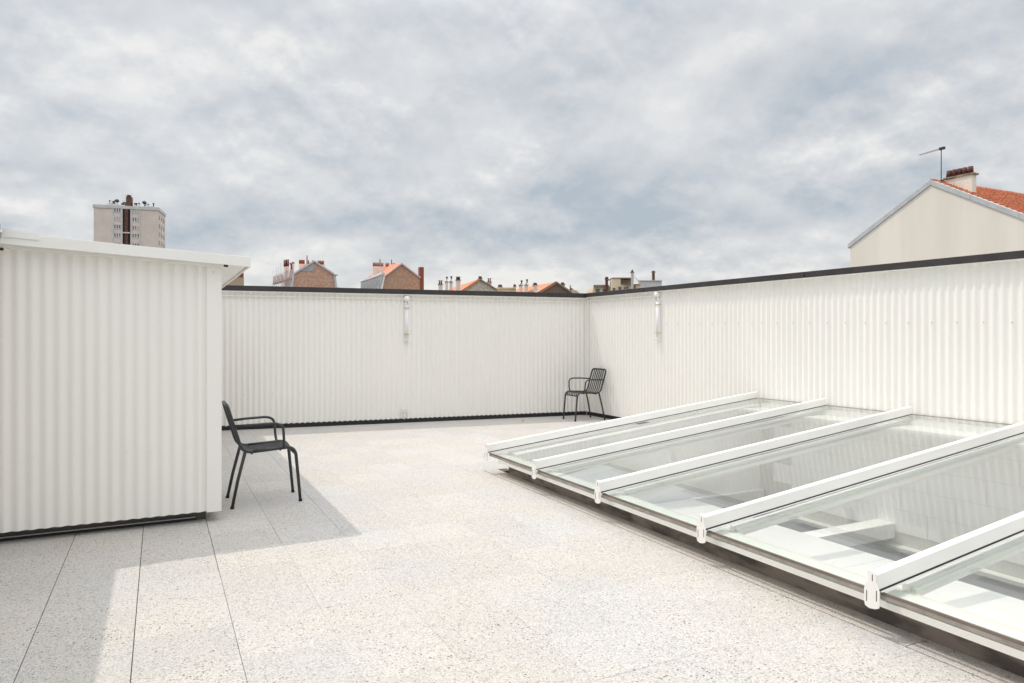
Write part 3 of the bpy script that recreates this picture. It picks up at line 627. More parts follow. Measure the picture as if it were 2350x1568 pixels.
# ================================================================== chairs
def bez(p0, p1, p2, n=6):
    return [tuple((Vector(p0) * (1 - t) ** 2 + Vector(p1) * 2 * t * (1 - t) + Vector(p2) * t * t)) for t in [k / n for k in range(n + 1)]]
def make_chair(label):
    t = thing('armchair', label, 'chair', group='slatted metal armchairs on the terrace')
    R = 0.0130
    hb, hf = 0.190, 0.178
    fr = []
    for s in (-1, 1):
        pass
    # one closed bent tube: back-seat side rails joined by the top of the back
    def side(s):
        P = [(0.080, s * hb, 0.437)] 
        P = bez((0.155, s * 0.188, 0.428), (0.078, s * hb, 0.424), (0.056, s * hb, 0.490), 7) + bez((-0.018, s * 0.196, 0.735), (-0.034, s * 0.196, 0.792), (-0.036, s * 0.150, 0.797), 6)
        return P
    L_, R_ = side(1), side(-1)
    loop = L_ + R_[::-1]
    f = MB(); f.tube(loop, R, 10); f.build('back_frame', M['chair'], t)
    for s in (-1, 1):
        f = MB(); f.tube([(0.155, s * 0.188, 0.428), (0.41, s * 0.182, 0.443)], R, 10); f.build('seat_rail', M['chair'], t)
    for s in (-1, 1):
        l = MB(); l.tube(bez((0.40, s * 0.182, 0.443), (0.470, s * 0.180, 0.447), (0.481, s * 0.180, 0.375), 8) + [(0.500, s * 0.179, 0.18), (0.515, s * 0.178, 0.012)], [R] * 9 + [R * 0.97, R * 0.92], 10)
        lo_ = l.build('leg', M['chair'], t); c = MB(); c.tube([(0.5145, s * 0.178, 0.020), (0.516, s * 0.178, 0.0)], [0.0135, 0.0155], 10); c.build('foot_cap', M['rubber'], lo_)
        l = MB(); l.tube([(0.096, s * 0.189, 0.434), (0.040, s * 0.196, 0.21), (0.0, s * 0.205, 0.012)], [R, R * 0.97, R * 0.92], 10)
        lo_ = l.build('leg', M['chair'], t); c = MB(); c.tube([(0.001, s * 0.205, 0.020), (-0.002, s * 0.205, 0.0)], [0.0135, 0.0155], 10); c.build('foot_cap', M['rubber'], lo_)
        a = MB(); a.tube([(0.013, s * 0.200, 0.636), (0.14, s * 0.236, 0.643)] + bez((0.28, s * 0.246, 0.647), (0.366, s * 0.248, 0.650), (0.374, s * 0.244, 0.590), 8) + bez((0.379, s * 0.236, 0.515), (0.380, s * 0.225, 0.470), (0.388, s * 0.193, 0.437), 6), 0.0106, 10)
        a.build('armrest', M['chair'], t)
    # curved slats run over the front edge, along the seat and up the back
    prof = [(0.474, 0, 0.388)] + [p for p in bez((0.470, 0, 0.405), (0.462, 0, 0.446), (0.41, 0, 0.444), 6)] + [(0.30, 0, 0.434), (0.2, 0, 0.428)] + bez((0.155, 0, 0.426), (0.082, 0, 0.424), (0.058, 0, 0.490), 7) + [(0.02, 0, 0.62), (-0.018, 0, 0.735), (-0.034, 0, 0.790)]
    for k in range(6):
        y = -0.128 + 0.0512 * k
        s = MB(); s.strip(prof, 0.0125, 0.005); s.v = [(a, b + y, c) for a, b, c in s.v]; s.build('slat', M['chair'], t)
    cb = MB(); cb.tube([(0.474, -0.180, 0.390), (0.474, 0.180, 0.390)], 0.009, 8); cb.build('front_bar', M['chair'], t)
    cb = MB(); cb.tube([(0.145, -0.187, 0.415), (0.145, 0.187, 0.415)], 0.009, 8); cb.build('under_bar', M['chair'], t); cb = MB(); cb.tube([(0.36, -0.182, 0.428), (0.36, 0.182, 0.428)], 0.009, 8); cb.build('under_bar', M['chair'], t)
    return t
ch1 = make_chair('near dark grey slatted metal armchair standing in the shade beside the white shed, facing right')
ch1.location = (0.502, 5.985, 0.0); ch1.rotation_euler = (0, 0, 0)
def copy_tree(o, parent=None):
    c = o.copy(); C.objects.link(c); c.parent = parent
    for k in list(o.children): copy_tree(k, c)
    return c
ch2 = copy_tree(ch1); ch2.location = (6.305, 9.415, 0.0); ch2.rotation_euler = (0, 0, math.radians(180)); ch2.scale = (1.03, 1.0, 1.0)
ch2['label'] = 'far slatted metal armchair in the corner where the two corrugated walls meet, facing left'

# ================================================================== wall fittings
def tube_lamp(label, loc, rz, length=0.60):
    t = thing('tube_lamp', label, 'wall lamp', loc, rz, 'vertical tube lamps on the walls')
    # local: wall behind at +y, front at -y, hangs from z=0 down
    h = MB(); h.box((-0.036, -0.030, -length), (0.036, 0.0, 0.0)); h.build('housing', M['tube'], t, bevel=0.008)
    d = MB(); d.tube([(0, -0.022, -0.045), (0, -0.022, -length + 0.045)], 0.026, 16); d.build('diffuser', M['tube'], t)
    for z in (-0.012, -length + 0.012):
        e = MB(); e.box((-0.032, -0.050, z - 0.012), (0.032, -0.001, z + 0.012)); e.build('end_cap', M['white'], t, bevel=0.004)
        e = MB(); e.box((-0.022, -0.0525, z - 0.004), (0.022, -0.0505, z + 0.004)); e.build('end_screw_plate', M['grey_print'], t)
    for z in (-0.085, -0.49):
        c = MB(); c.box((-0.038, -0.0315, z - 0.006), (0.038, -0.004, z + 0.006)); c.tube([(-0.033, -0.030, z), (-0.031, -0.043, z), (0, -0.063, z), (0.031, -0.043, z), (0.033, -0.030, z)], 0.006, 6); c.build('clip', M['clip'], t)
    return t
def round_lamp(label, loc, rz):
    t = thing('round_lamp', label, 'lamp', loc, rz, 'round lamps above the tube lamps')
    d = MB(); pr = [(0.0, 0.0465), (-0.03, 0.0465), (-0.048, 0.043), (-0.060, 0.032), (-0.067, 0.016), (-0.069, 0.0015)]
    d.tube([(0, a, 0) for a, r in pr], [r for a, r in pr], 22); d.build('dome', M['white'], t)
    b = MB(); b.box((-0.018, -0.045, -0.075), (0.030, 0.0, -0.040)); b.build('bracket', M['white'], t, bevel=0.004)
    b = MB(); b.tube([(0.006, -0.046, -0.052), (0.006, -0.052, -0.052)], 0.008, 8); b.build('sensor_eye', M['gasket'], t)
    return t
def on_back(x_world, off=0.010):
    d = (x_world - BW0.x) / BWD.x; p = BW0 + BWD * d; n = Vector((BWD.y, -BWD.x)); return p + n * off
p = on_back(3.384); tube_lamp('white vertical tube lamp with tan clips on the back corrugated wall', (p.x, p.y, 1.845), BWA)
p = on_back(3.378); round_lamp('small white round lamp at the top of the back corrugated wall', (p.x + 0.005, p.y, 1.903), BWA)
tube_lamp('white vertical tube lamp with tan clips on the right corrugated wall', (XW - 0.010, 8.015, 1.868), -math.pi / 2, 0.60)
round_lamp('small white round lamp at the top of the right corrugated wall', (XW - 0.010, 8.03, 1.930), -math.pi / 2)
p = on_back(3.345)
so = thing('junction_box', 'small cream junction box with a short conduit at the foot of the back wall', 'junction box', (p.x, p.y, 0.0), BWA)
s_ = MB(); s_.box((-0.036, -0.030, 0.150), (0.036, 0.0, 0.222)); s_.build('box_body', M['socket'], so, bevel=0.008)
s_ = MB(); s_.tube([(0.004, -0.018, 0.150), (0.004, -0.018, 0.055)], 0.010, 10); s_.build('conduit', M['white'], so)

# ================================================================== small litter
def leaf(label, x, y, z, s, rz, curl):
    l = MB(); pts = []
    for k in range(9):
        u = k / 8; w = 0.5 * math.sin(math.pi * u) ** 0.8 * 0.42
        pts.append((u - 0.5, w, curl * math.sin(math.pi * u)))
    i = 0
    l.v = []; n = len(pts)
    for (a, w, c) in pts: l.v += [(a * s, -w * s, (c * 0.5 + w * curl * 1.6) * s + 0.002), (a * s, 0, c * 0.6 * s + 0.001), (a * s, w * s, (c * 0.5 + w * curl * 1.6) * s + 0.002)]
    for k in range(n - 1):
        for q in (0, 1): l.f.append((3 * k + q, 3 * k + 3 + q, 3 * k + 4 + q, 3 * k + 1 + q)); l.smooth.append(True)
    o = l.build('dry_leaf', M['leaf'], loc=(x, y, z)); o.rotation_euler = (0, 0, rz)
    sol = o.modifiers.new('thickness', 'SOLIDIFY'); sol.thickness = 0.0008
    o['label'] = label; o['category'] = 'leaf'; return o
leaf('curled orange dry leaf on the paving in front of the back wall', 5.02, 9.55, 0.0, 0.055, 0.3, 0.55)
leaf('tan dry leaf on the border strip beside the kerb, nearest the bottom right corner', 2.985, 1.90, 0.0, 0.020, -0.9, 0.3)
leaf('pale curled leaf at the foot of the skylight kerb below the fourth glazing bar', 3.0, 1.79, 0.0, 0.016, 0.8, 0.3)

# ================================================================== far buildings
class Face:
    """a vertical facade through two measured corners: local x runs along it, y goes away from the camera, z up from the ground"""
    def __init__(s, px0, d0, px1, d1, name, label, cat='building'):
        a = at(px0, HOR, d0); b = at(px1, HOR, d1); s.a = a
        s.u = (b - a); s.u.z = 0; s.L = s.u.length; s.u.normalize(); s.ang = math.atan2(s.u.y, s.u.x)
        s.n = Vector((-s.u.y, s.u.x, 0))
        s.root = thing(name, label, cat, (a.x, a.y, -9.0), s.ang)
    def p(s, px, py, back=0.0):
        """facade point (local x, y, z) at picture position, `back` metres behind the facade"""
        o = Vector((0, 0, EYE)); d = FW + RT * ((px - CXP) / FPX) + Vector((0, 0, (HOR - py) / FPX))
        q0 = s.a + s.n * back; t = s.n.dot(q0 - o) / s.n.dot(d); w = o + d * t; r = w - s.a
        return Vector((r.dot(s.u), r.dot(s.n), w.z + 9.0))
    def wbox(s, name, p0, p1, y0, y1, m, z_lo=None, parent=None, back=0.0):
        a = s.p(*p0, back); b = s.p(*p1, back)
        z0 = min(a.z, b.z) if z_lo is None else z_lo
        return box(name, (min(a.x, b.x), y0 + back, z0), (max(a.x, b.x), y1 + back, max(a.z, b.z)), m, parent or s.root)
    def poly(s, name, pts, y0, depth, m, parent=None, ground=True):
        P = [s.p(*q, y0) for q in pts]
        if ground: P = [Vector((P[0].x, P[0].y, 0.0))] + P + [Vector((P[-1].x, P[-1].y, 0.0))]
        return MB().prism([tuple(q) for q in P], (0, depth, 0)).build(name, m, parent or s.root)
def pot(mb, x, y, z, r, h): mb.tube([(x, y, z), (x, y, z + h)], [r * 1.1, r * 0.85], 8)
def pots(parent, xs, y, z, r, h, m):
    for x in xs:
        q = MB(); pot(q, x, y, z, r, h); q.build('chimney_pot', m, parent)
SC = 0.94
def c1(x, y, k=2350 / 640, ox=0, oy=440): return ((ox + x / k) * SC, (oy + y / k) * SC)
def c2(x, y): return c1(x, y, 4.7, 620, 600)
def c3(x, y): return c1(x, y, 2350 / 620, 1040, 620)
def c4(x, y): return c1(x, y, 4.612, 2000, 340)
def c6(x, y): return c1(x, y, 6.532, 480, 560)

# --- tower block
T = Face(215, 222, 363, 227.3, 'tower_block', 'tall beige tower block with a dark central stair strip behind the white shed')
tl = T.p(215, 472); tr = T.p(363, 480); Ht = T.p(*c1(840, 245)).z; Hr = T.p(*c1(1418, 262)).z

box('wall', (0, 0, 0), (T.L, 12, Ht), M['tower'], T.root)
pz = Ht
box('parapet', (-0.25, -0.25, Ht), (T.L + 0.25, 12.2, Ht + 0.95), M['tower_white'], T.root)
def tx(x): return T.p(*c1(x, 300)).x
for x0, x1 in ((1008, 1019), (1085, 1100), (1170, 1183), (1250, 1258)):
    box('white_pier', (tx(x0), -0.18, 0), (tx(x1), -0.001, Ht - 0.05), M['tower_white'], T.root)
box('stair_recess_shade', (tx(1100.5), -0.10, 0), (tx(1169.5), -0.002, Ht - 0.1), M['recess_shade'], T.root)  # raised flat panel, the depth of the stair recess painted on as dark shade
box('brick_strip', (tx(1118), -0.30, 0), (tx(1150), -0.101, Ht - 0.1), M['brown_brick'], T.root)
zz = T.p(*c1(1134, 473)).z; box('stair_slab', (tx(1102), -0.5, zz - 0.2), (tx(1168), -0.301, zz + 0.2), M['tower_white'], T.root)
for col, (x0, x1) in enumerate(((1019.5, 1084.5), (1183.5, 1249.5))):
    for r in range(9):
        yc = (268, 342, 415, 490)[r] if r < 4 and col == 0 else ((277, 351, 424, 497)[r] if r < 4 else None)
        if yc is None:
            za = T.p(*c1(x0, 268 + col * 9)).z - 2.75 * r
        else: za = T.p(*c1(x0, yc)).z
        w = box('window', (tx(x0), -0.10, za - 0.78), (tx(x1), -0.003, za + 0.68), M['tower_white'], T.root)
        W3 = (tx(x1) - tx(x0)) / 3
        for q in range(3):
            mm = M['window_dark']
            if (col, r) in ((0, 1),) or (col == 1 and r == 0): mm = M['curtain_grey']
            if col == 1 and r == 2 and q < 2: mm = M['curtain_red']
            if col == 1 and r in (1, 2) and q == 2: mm = M['curtain_grey']
            box('pane', (tx(x0) + W3 * q + 0.20, -0.13, za - 0.52), (tx(x0) + W3 * (q + 1) - 0.16, -0.1005, za + 0.55), mm, w)
for r in range(9):
    for q in range(3):
        za = Ht - 2.0 - 2.75 * r; yy = 1.2 + q * 3.7
        w = box('side_window', (T.L + 0.003, yy, za - 0.7), (T.L + 0.12, yy + 1.3, za + 0.6), M['tower_side'], T.root)
        box('pane', (T.L + 0.121, yy + 0.2, za - 0.5), (T.L + 0.15, yy + 1.1, za + 0.45), M['window_dark'], w)
chm = box('chimney', (tx(1116), 2.0, Ht + 0.95), (tx(1161), 4.6, T.p(*c1(1138, 150), 3.0).z), M['brown_brick'], T.root)
box('chimney_head', (tx(1122), 2.4, T.p(*c1(1138, 150), 3.0).z), (tx(1150), 4.2, T.p(*c1(1138, 134), 3.0).z), M['brown_brick'], T.root)
for x0, x1, h in ((945, 1035, 0.9), (1060, 1105, 0.6), (1180, 1240, 0.6), (1285, 1360, 0.7)):
    box('roof_plinth', (tx(x0), 2, Ht + 0.95), (tx(x1), 5, Ht + 0.95 + h), M['tower_white'], T.root)
for k in range(26):
    x0 = random.choice((random.uniform(948, 1036), random.uniform(1066, 1100), random.uniform(1166, 1240), random.uniform(1272, 1358)))
    xx = tx(x0); yy = random.uniform(2.3, 4.7); zb = Ht + 1.7; hh = random.uniform(0.35, 1.1)
    q = MB(); q.tube([(xx, yy, zb - 0.7), (xx, yy, zb + hh)], 0.10, 6); q.tube([(xx, yy, zb + hh), (xx, yy, zb + hh + 0.25)], [0.36, 0.22], 8); q.build('roof_cowl', M['iron'], T.root)
for k, (x0, y0) in enumerate(((1028, 182), (1276, 198))):
    zt = T.p(*c1(x0, y0), 3).z; d = MB(); d.tube([(tx(x0), 3, Ht + 1), (tx(x0), 3, zt)], 0.08, 6); d.tube([(tx(x0), 2.9, zt - 0.1), (tx(x0) + .1, 2.6, zt)], [0.65, 0.05], 10); d.build('dish', M['iron'], T.root)
for x0, yt in ((1100, 125), (1163, 100), (1364, 185)):
    zt = T.p(*c1(x0, yt), 3).z; q = MB(); q.tube([(tx(x0), 3, Ht + 0.9), (tx(x0), 3, zt)], 0.035, 5)
    if x0 == 1100:
        for h in range(6): q.tube([(tx(x0) - 0.9, 3, zt - 0.3 - h * 0.9), (tx(x0) + 1.0, 3, zt - 0.3 - h * 0.9)], 0.04, 5)
    q.build('aerial', M['scaffold'], T.root)

# --- brown gable behind the shed roof
G = Face(*[c6(300, 800)[0], 46, c6(755, 800)[0], 46.85], 'gable_house', 'small brown gable end with a red brick chimney peeking out under the shed roof corner', 'house')
G.poly('wall', [c6(250, 1010), c6(415, 908), c6(635, 733), c6(700, 771), c6(755, 771)], 0, 9.0, M['brown_gable'])
ridge = [c6(636, 727), c6(702, 765)]
MB().prism([tuple(G.p(*q, -0.05)) for q in (c6(636, 724), c6(704, 762), c6(704, 770), c6(636, 732))], (0, 9.2, 0)).build('verge', M['cap_stone'], G.root)
G.wbox('chimney', c6(692, 600), c6(752, 772), 0.05, 0.9, M['brick_red'])

# --- brick mansard house with scaffolding
D1 = 150
A = Face(c2(440, 490)[0], D1, c2(945, 490)[0], D1 + 3.6, 'brick_gable_house', 'brown brick gable house with a grey patch at its peak, scaffolding on its left side', 'house')
gab = [c2(438, 500), c2(462, 330), c2(470, 316), c2(690, 188), c2(915, 335), c2(925, 350), c2(946, 500)]
A.poly('gable_wall', gab, 0, 0.5, M['brick'])
A.poly('body', [c2(450, 490), c2(475, 325), c2(690, 196), c2(905, 342), c2(936, 500)], 0.5, 24, M['zinc_pale'])
MB().prism([tuple(A.p(*q, -0.08)) for q in (c2(520, 284), c2(545, 263), c2(690, 196), c2(692, 297), c2(545, 294))], (0, 0.07, 0)).build('render_patch', M['grey_render'], A.root)
for pa, pb, w in (((455, 323), (692, 176), 9), ((692, 176), (925, 328), 9), ((925, 328), (948, 500), 12), ((436, 500), (456, 323), 10)):
    P = [A.p(*c2(*pa), -0.25), A.p(*c2(*pb), -0.25)]; d = (P[1] - P[0]).normalized(); nn = Vector((-d.z, 0, d.x)) * (w * 0.1 * 0.19)
    MB().prism([tuple(P[0] - nn), tuple(P[1] - nn), tuple(P[1] + nn), tuple(P[0] + nn)], (0, 0.6, 0)).build('verge', M['zinc'], A.root)
A.poly('roof_slope', [c2(470, 303), c2(690, 180), c2(690, 188), c2(480, 316)], 0.6, 23, M['orange_roof'], ground=False)
q = A.wbox('chimney', c2(520, 207), c2(614, 330), 0, 1.2, M['pink_render'], back=9.0); z = A.p(*c2(520, 205), 9).z
pots(q, [A.p(*c2(x, 205), 9).x for x in (526, 540, 553, 566, 578)], 9.5, z, 0.15, 0.9, M['terracotta'])
pots(q, [A.p(*c2(612, 205), 9).x], 9.5, z, 0.12, 2.0, M['pot_dark'])
q = A.wbox('chimney', c2(726, 215), c2(816, 330), 0, 1.2, M['pink_render'], back=9.0); z = A.p(*c2(730, 213), 9).z
pots(q, [A.p(*c2(x, 213), 9).x for x in (630, 674, 740, 756, 770, 786, 800)], 9.5, z, 0.15, 0.9, M['terracotta'])
for x0, x1, yt, mm in ((348, 370, 240, 'pink_render'), (376, 402, 235, 'pink_render'), (424, 438, 215, 'brick_red'), (441, 462, 205, 'pink_render')):
    q = A.wbox('chimney', c2(x0, yt), c2(x1, 500), 0, 1.0, M[mm], back=10.0); z = A.p(*c2(x0, yt), 10).z; xx = A.p(*c2((x0 + x1) / 2, yt), 10).x
    pots(q, [xx - 0.16, xx + 0.16], 10.5, z, 0.15, 1.6 if x0 < 400 else 0.4, M['pot_dark'])
box('eaves', tuple(A.p(*c2(920, 330), -0.6)), tuple(A.p(*c2(940, 350), 3)), M['zinc_pale'], A.root)
box('eaves', tuple(A.p(*c2(944, 480), -0.6)), tuple(A.p(*c2(962, 492), 3)), M['zinc_pale'], A.root)
# flank of the house that runs away to the left
B0 = A.p(*c2(440, 495)); far = A.p(*c2(300, 480), 26)
MB().prism([(B0.x, 0.6, 0), (B0.x + 0.3, 0.6, A.p(*c2(445, 335)).z), (far.x + 0.3, 26, A.p(*c2(300, 395), 26).z), (far.x, 26, 0)], (1.5, 0, 0)).build('flank_wall', M['zinc_pale'], A.root)
sc = thing('scaffolding', 'thin steel scaffolding with a pinkish platform left of the brick gable house', 'scaffolding', tuple(at(*c2(330, 480), 155)[:2]) + (-9.0,), A.ang)
pole = MB(); plat = MB()
so_ = Vector(sc.location)
def sp(x, y, d):
    w = at(*c2(x, y), d) - so_; ca, sa = math.cos(-A.ang), math.sin(-A.ang); return Vector((w.x * ca - w.y * sa, w.x * sa + w.y * ca, w.z))
for k, (x, yt) in enumerate(((218, 290), (238, 330), (257, 268), (283, 248), (309, 200), (330, 300), (352, 320), (378, 330), (402, 330), (425, 320))):
    d = 165 - k * 1.3; a_ = sp(x, yt, d); q = MB(); q.tube([(a_.x, a_.y, 0), tuple(a_)], 0.05, 5); q.build('standard', M['scaffold'], sc)
for (xa, ya), (xb, yb) in (((218, 430), (440, 370)), ((218, 450), (440, 400)), ((218, 475), (440, 470)), ((270, 400), (440, 340)), ((218, 410), (300, 385))):
    q = MB(); q.tube([tuple(sp(xa, ya, 165)), tuple(sp(xb, yb, 153))], 0.06, 5); q.build('ledger', M['scaffold'], sc)
P0, P1 = sp(218, 450, 165), sp(430, 385, 153)
q = MB(); q.prism([tuple(P0), tuple(P1), tuple(P1 + Vector((0, 0, 0.35))), tuple(P0 + Vector((0, 0, 0.35)))], (0, 1.2, 0)); q.build('platform', M['curtain_red'], sc)
for k in range(9):
    u = k / 9; a_ = P0.lerp(P1, u + 0.03); q = MB(); q.box((a_.x, a_.y, a_.z + 0.5), (a_.x + 0.7, a_.y + 0.08, a_.z + 1.6 + random.random())); q.build('guard_board', M['pink_render'] if k % 2 else M['scaffold'], sc)

# --- second mansard house
Bh = Face(c2(1475, 500)[0], D1, c2(1948, 500)[0], D1 + 3.5, 'mansard_house', 'weathered brick gable house with an orange roof and a row of mansard dormers', 'house')
Bh.poly('gable_wall', [c2(1466, 520), c2(1503, 350), c2(1697, 212), c2(1905, 372), c2(1906, 520)], 0, 0.5, M['brick2'])
Bh.poly('body', [c2(1480, 510), c2(1510, 355), c2(1697, 220), c2(1900, 376), c2(1900, 520)], 0.5, 16, M['zinc_pale'])
Bh.wbox('tall_chimney', c2(1904, 245), c2(1949, 520), -0.05, 1.4, M['brick_red'], z_lo=0)
def slopepoly(F, pts, m, name, cf=c2):
    """pts: (pic x, pic y, metres back)"""
    P = [F.p(*cf(x, y), b) for x, y, b in pts]
    me = MB(); me.prism([tuple(p) for p in P], (0.05, 0, -0.25)); return me.build(name, m, F.root)
slopepoly(Bh, [(1697, 203, -0.3), (1500, 345, -0.3), (1455, 322, 12), (1310, 358, 26), (1450, 230, 26)], M['orange_roof'], 'roof')
slopepoly(Bh, [(1503, 345, -0.3), (1470, 512, -0.3), (1228, 512, 26), (1238, 400, 26)], M['zinc'], 'mansard_slope')
for pa, pb in (((1500, 350), (1697, 204)), ((1697, 204), (1912, 368))):
    P = [Bh.p(*c2(*pa), -0.35), Bh.p(*c2(*pb), -0.35)]; d = (P[1] - P[0]).normalized(); nn = Vector((-d.z, 0, d.x)) * 0.13
    MB().prism([tuple(P[0] - nn), tuple(P[1] - nn), tuple(P[1] + nn), tuple(P[0] + nn)], (0, 0.4, 0)).build('verge', M['zinc_pale'], Bh.root)
q = Bh.wbox('chimney', c2(1368, 236), c2(1585, 370), 0, 1.0, M['pink_render'], back=13); z = Bh.p(*c2(1368, 232), 13).z
pots(q, [Bh.p(*c2(x, 232), 13).x for x in (1375, 1390, 1405, 1420, 1436, 1451, 1468, 1484, 1520, 1535, 1550, 1584, 1603, 1616)], 13.5, z, 0.14, 0.85, M['terracotta'])
pots(q, [Bh.p(*c2(x, 232), 13).x for x in (1452, 1585)], 13.5, z, 0.12, 1.7, M['pot_dark'])
P_ = [(1440, 330, 2.5), (1402, 345, 6), (1365, 358, 9.5), (1328, 372, 13), (1295, 382, 16.5), (1262, 392, 20), (1236, 400, 24)]
for x, y, bk_ in P_:
    a_ = Bh.p(*c2(x, y), bk_); k = 1.0
    d = MB(); d.box((a_.x - 0.1, a_.y - 1.0, a_.z - 4.6), (a_.x + 1.4, a_.y + 0.8, a_.z - 0.3)); do = d.build('dormer', M['zinc_pale'], Bh.root)
    d = MB(); d.prism([(a_.x - 0.35, a_.y - 1.15, a_.z - 0.3), (a_.x + 1.4, a_.y - 1.15, a_.z - 0.3), (a_.x + 0.5, a_.y - 1.15, a_.z + 0.5)], (0, 1.95, 0)); d.build('dormer_roof', M['zinc'], do)
    d = MB(); d.box((a_.x - 0.13, a_.y - 0.8, a_.z - 3.9), (a_.x - 0.105, a_.y + 0.55, a_.z - 1.0)); d.build('pane', M['window_dark'], do)
Bh.wbox('base_trim', c2(1400, 505), c2(1500, 525), -0.4, -0.1, M['pink_render'])

# --- stone gable with the orange roof
St = Face(c3(325, 345)[0], 130, c3(655, 345)[0], 132, 'stone_gable_house', 'pale rubble stone gable house with an orange tiled roof and several chimneys', 'house')
St.poly('gable_wall', [c3(180, 420), c3(325, 345), c3(495, 235), c3(655, 332), c3(790, 420)], 0, 8, M['stone'])
slopepoly(St, [(495, 231, -0.3), (318, 352, -0.3), (180, 430, -0.3), (-60, 430, 35), (150, 343, 35)], M['orange_roof'], 'roof', c3)
for pa, pb in (((315, 352), (497, 232)), ((497, 232), (660, 331))):
    P = [St.p(*c3(*pa), -0.3), St.p(*c3(*pb), -0.3)]; d = (P[1] - P[0]).normalized(); nn = Vector((-d.z, 0, d.x)) * 0.10
    MB().prism([tuple(P[0] - nn), tuple(P[1] - nn), tuple(P[1] + nn), tuple(P[0] + nn)], (0, 0.3, 0)).build('verge', M['cap_stone'], St.root)
def stack(F, x0, x1, yt, yb, potn, pth, cf=c3, m='pink_render', back=-0.6, pm='pot_dark', r=0.13):
    q = F.wbox('chimney', cf(x0, yt), cf(x1, yb), 0, 0.6, M[m], back=back); a = F.p(*cf(x0, yt), back); b = F.p(*cf(x1, yt), back)
    box('chimney_cap', (a.x - 0.12, back - 0.1, a.z), (b.x + 0.12, back + 0.7, a.z + 0.12), M['cap_stone'], q)
    for k in range(potn):
        xx = a.x + (b.x - a.x) * (k + 0.5) / potn; q2 = MB(); pot(q2, xx, back + 0.3, a.z + 0.12, r, pth); q2.build('chimney_pot', M[pm], q)
    return q
stack(St, 120, 154, 285, 360, 2, 0.7, m='pink_render'); stack(St, 184, 204, 262, 360, 1, 0.5, pm='pink_render'); stack(St, 224, 246, 262, 360, 1, 0.55, pm='pink_render'); stack(St, 282, 319, 245, 340, 3, 0.6)
stack(St, 490, 520, 234, 260, 3, 0.45, back=1.5); stack(St, 573, 606, 262, 330, 2, 0.6, m='brown_gable', back=4)
for x, y in ((193, 212), (235, 208)):
    a_ = St.p(*c3(x, y), -0.3); q = MB(); q.tube([(a_.x, a_.y, a_.z - 0.55), (a_.x, a_.y, a_.z - 0.3), (a_.x, a_.y, a_.z)], [0.11, 0.13, 0.22], 8); q.build('cowl', M['iron'], St.root)
for x, y in ((302, 213), (590, 226), (137, 247)):
    a_ = St.p(*c3(x, y), -0.3 if x < 400 else 4.2); q = MB(); q.tube([(a_.x, a_.y, a_.z - 1.4), (a_.x, a_.y, a_.z)], 0.035, 5); q.tube([(a_.x - 0.55, a_.y, a_.z), (a_.x + 0.5, a_.y, a_.z - 0.04)], 0.035, 5); q.build('aerial', M['iron'], St.root)

# --- low tan block between the two
Lo = Face(c3(650, 345)[0], 135, c3(832, 345)[0], 135, 'low_tan_building', 'low tan building with a flat roof between the two orange roofed houses')
Lo.poly('wall', [c3(640, 318), c3(662, 316), c3(705, 322), c3(808, 322), c3(834, 322)], 0, 9, M['tan'])
Lo.wbox('parapet', c3(660, 312), c3(832, 322), -0.2, 0.0, M['tan_pale'])
stack(Lo, 668, 704, 308, 330, 3, 0.4, m='cap_stone', back=1); stack(Lo, 810, 832, 306, 330, 2, 0.4, m='tan', back=0.2)

# --- second orange roof with brick gable
Or = Face(c3(1045, 355)[0], 128, c3(1350, 355)[0], 130.5, 'brick_gable_cottage', 'dark brick gable house with an orange tiled roof, close to the wall corner', 'house')
Or.poly('gable_wall', [c3(900, 440), c3(1045, 357), c3(1205, 266), c3(1350, 360), c3(1470, 440)], 0, 8, M['brick_dark'])
slopepoly(Or, [(1206, 259, -0.3), (1040, 360, -0.3), (900, 440, -0.3), (700, 430, 18), (852, 319, 18)], M['orange_roof'], 'roof', c3)
for pa, pb in (((1038, 360), (1206, 260)), ((1206, 260), (1355, 358))):
    P = [Or.p(*c3(*pa), -0.3), Or.p(*c3(*pb), -0.3)]; d = (P[1] - P[0]).normalized(); nn = Vector((-d.z, 0, d.x)) * 0.14
    MB().prism([tuple(P[0] - nn), tuple(P[1] - nn), tuple(P[1] + nn), tuple(P[0] + nn)], (0, 0.3, 0)).build('verge', M['cap_stone'], Or.root)
stack(Or, 872, 893, 292, 365, 1, 0.45, pm='pink_render'); stack(Or, 923, 945, 290, 365, 1, 0.6, pm='pink_render'); stack(Or, 1000, 1032, 290, 345, 3, 0.35)
stack(Or, 1256, 1285, 283, 300, 3, 0.3, back=3, m='cap_stone')
for x, y in ((885, 245), (935, 236)):
    a_ = Or.p(*c3(x, y), -0.3); q = MB(); q.tube([(a_.x, a_.y, a_.z - 0.7), (a_.x, a_.y, a_.z - 0.4), (a_.x, a_.y, a_.z)], [0.11, 0.13, 0.22], 8); q.build('cowl', M['iron'], Or.root)
Hp = Face(c3(1350, 345)[0], 140, c3(1425, 345)[0], 140, 'small_tan_house', 'tiny tan hipped roof just left of the wall corner, with a thin pipe', 'house')
Hp.poly('wall', [c3(1335, 340), c3(1352, 331), c3(1392, 338), c3(1424, 366)], 0, 8, M['tan'])
stack(Hp, 1335, 1360, 328, 345, 1, 0.2, m='cap_stone', back=0.5)
a_ = Hp.p(*c3(1337, 290)); q = MB(); q.tube([(a_.x, 0.5, a_.z - 3), (a_.x, 0.5, a_.z)], 0.12, 6); q.build('pipe', M['iron'], Hp.root)

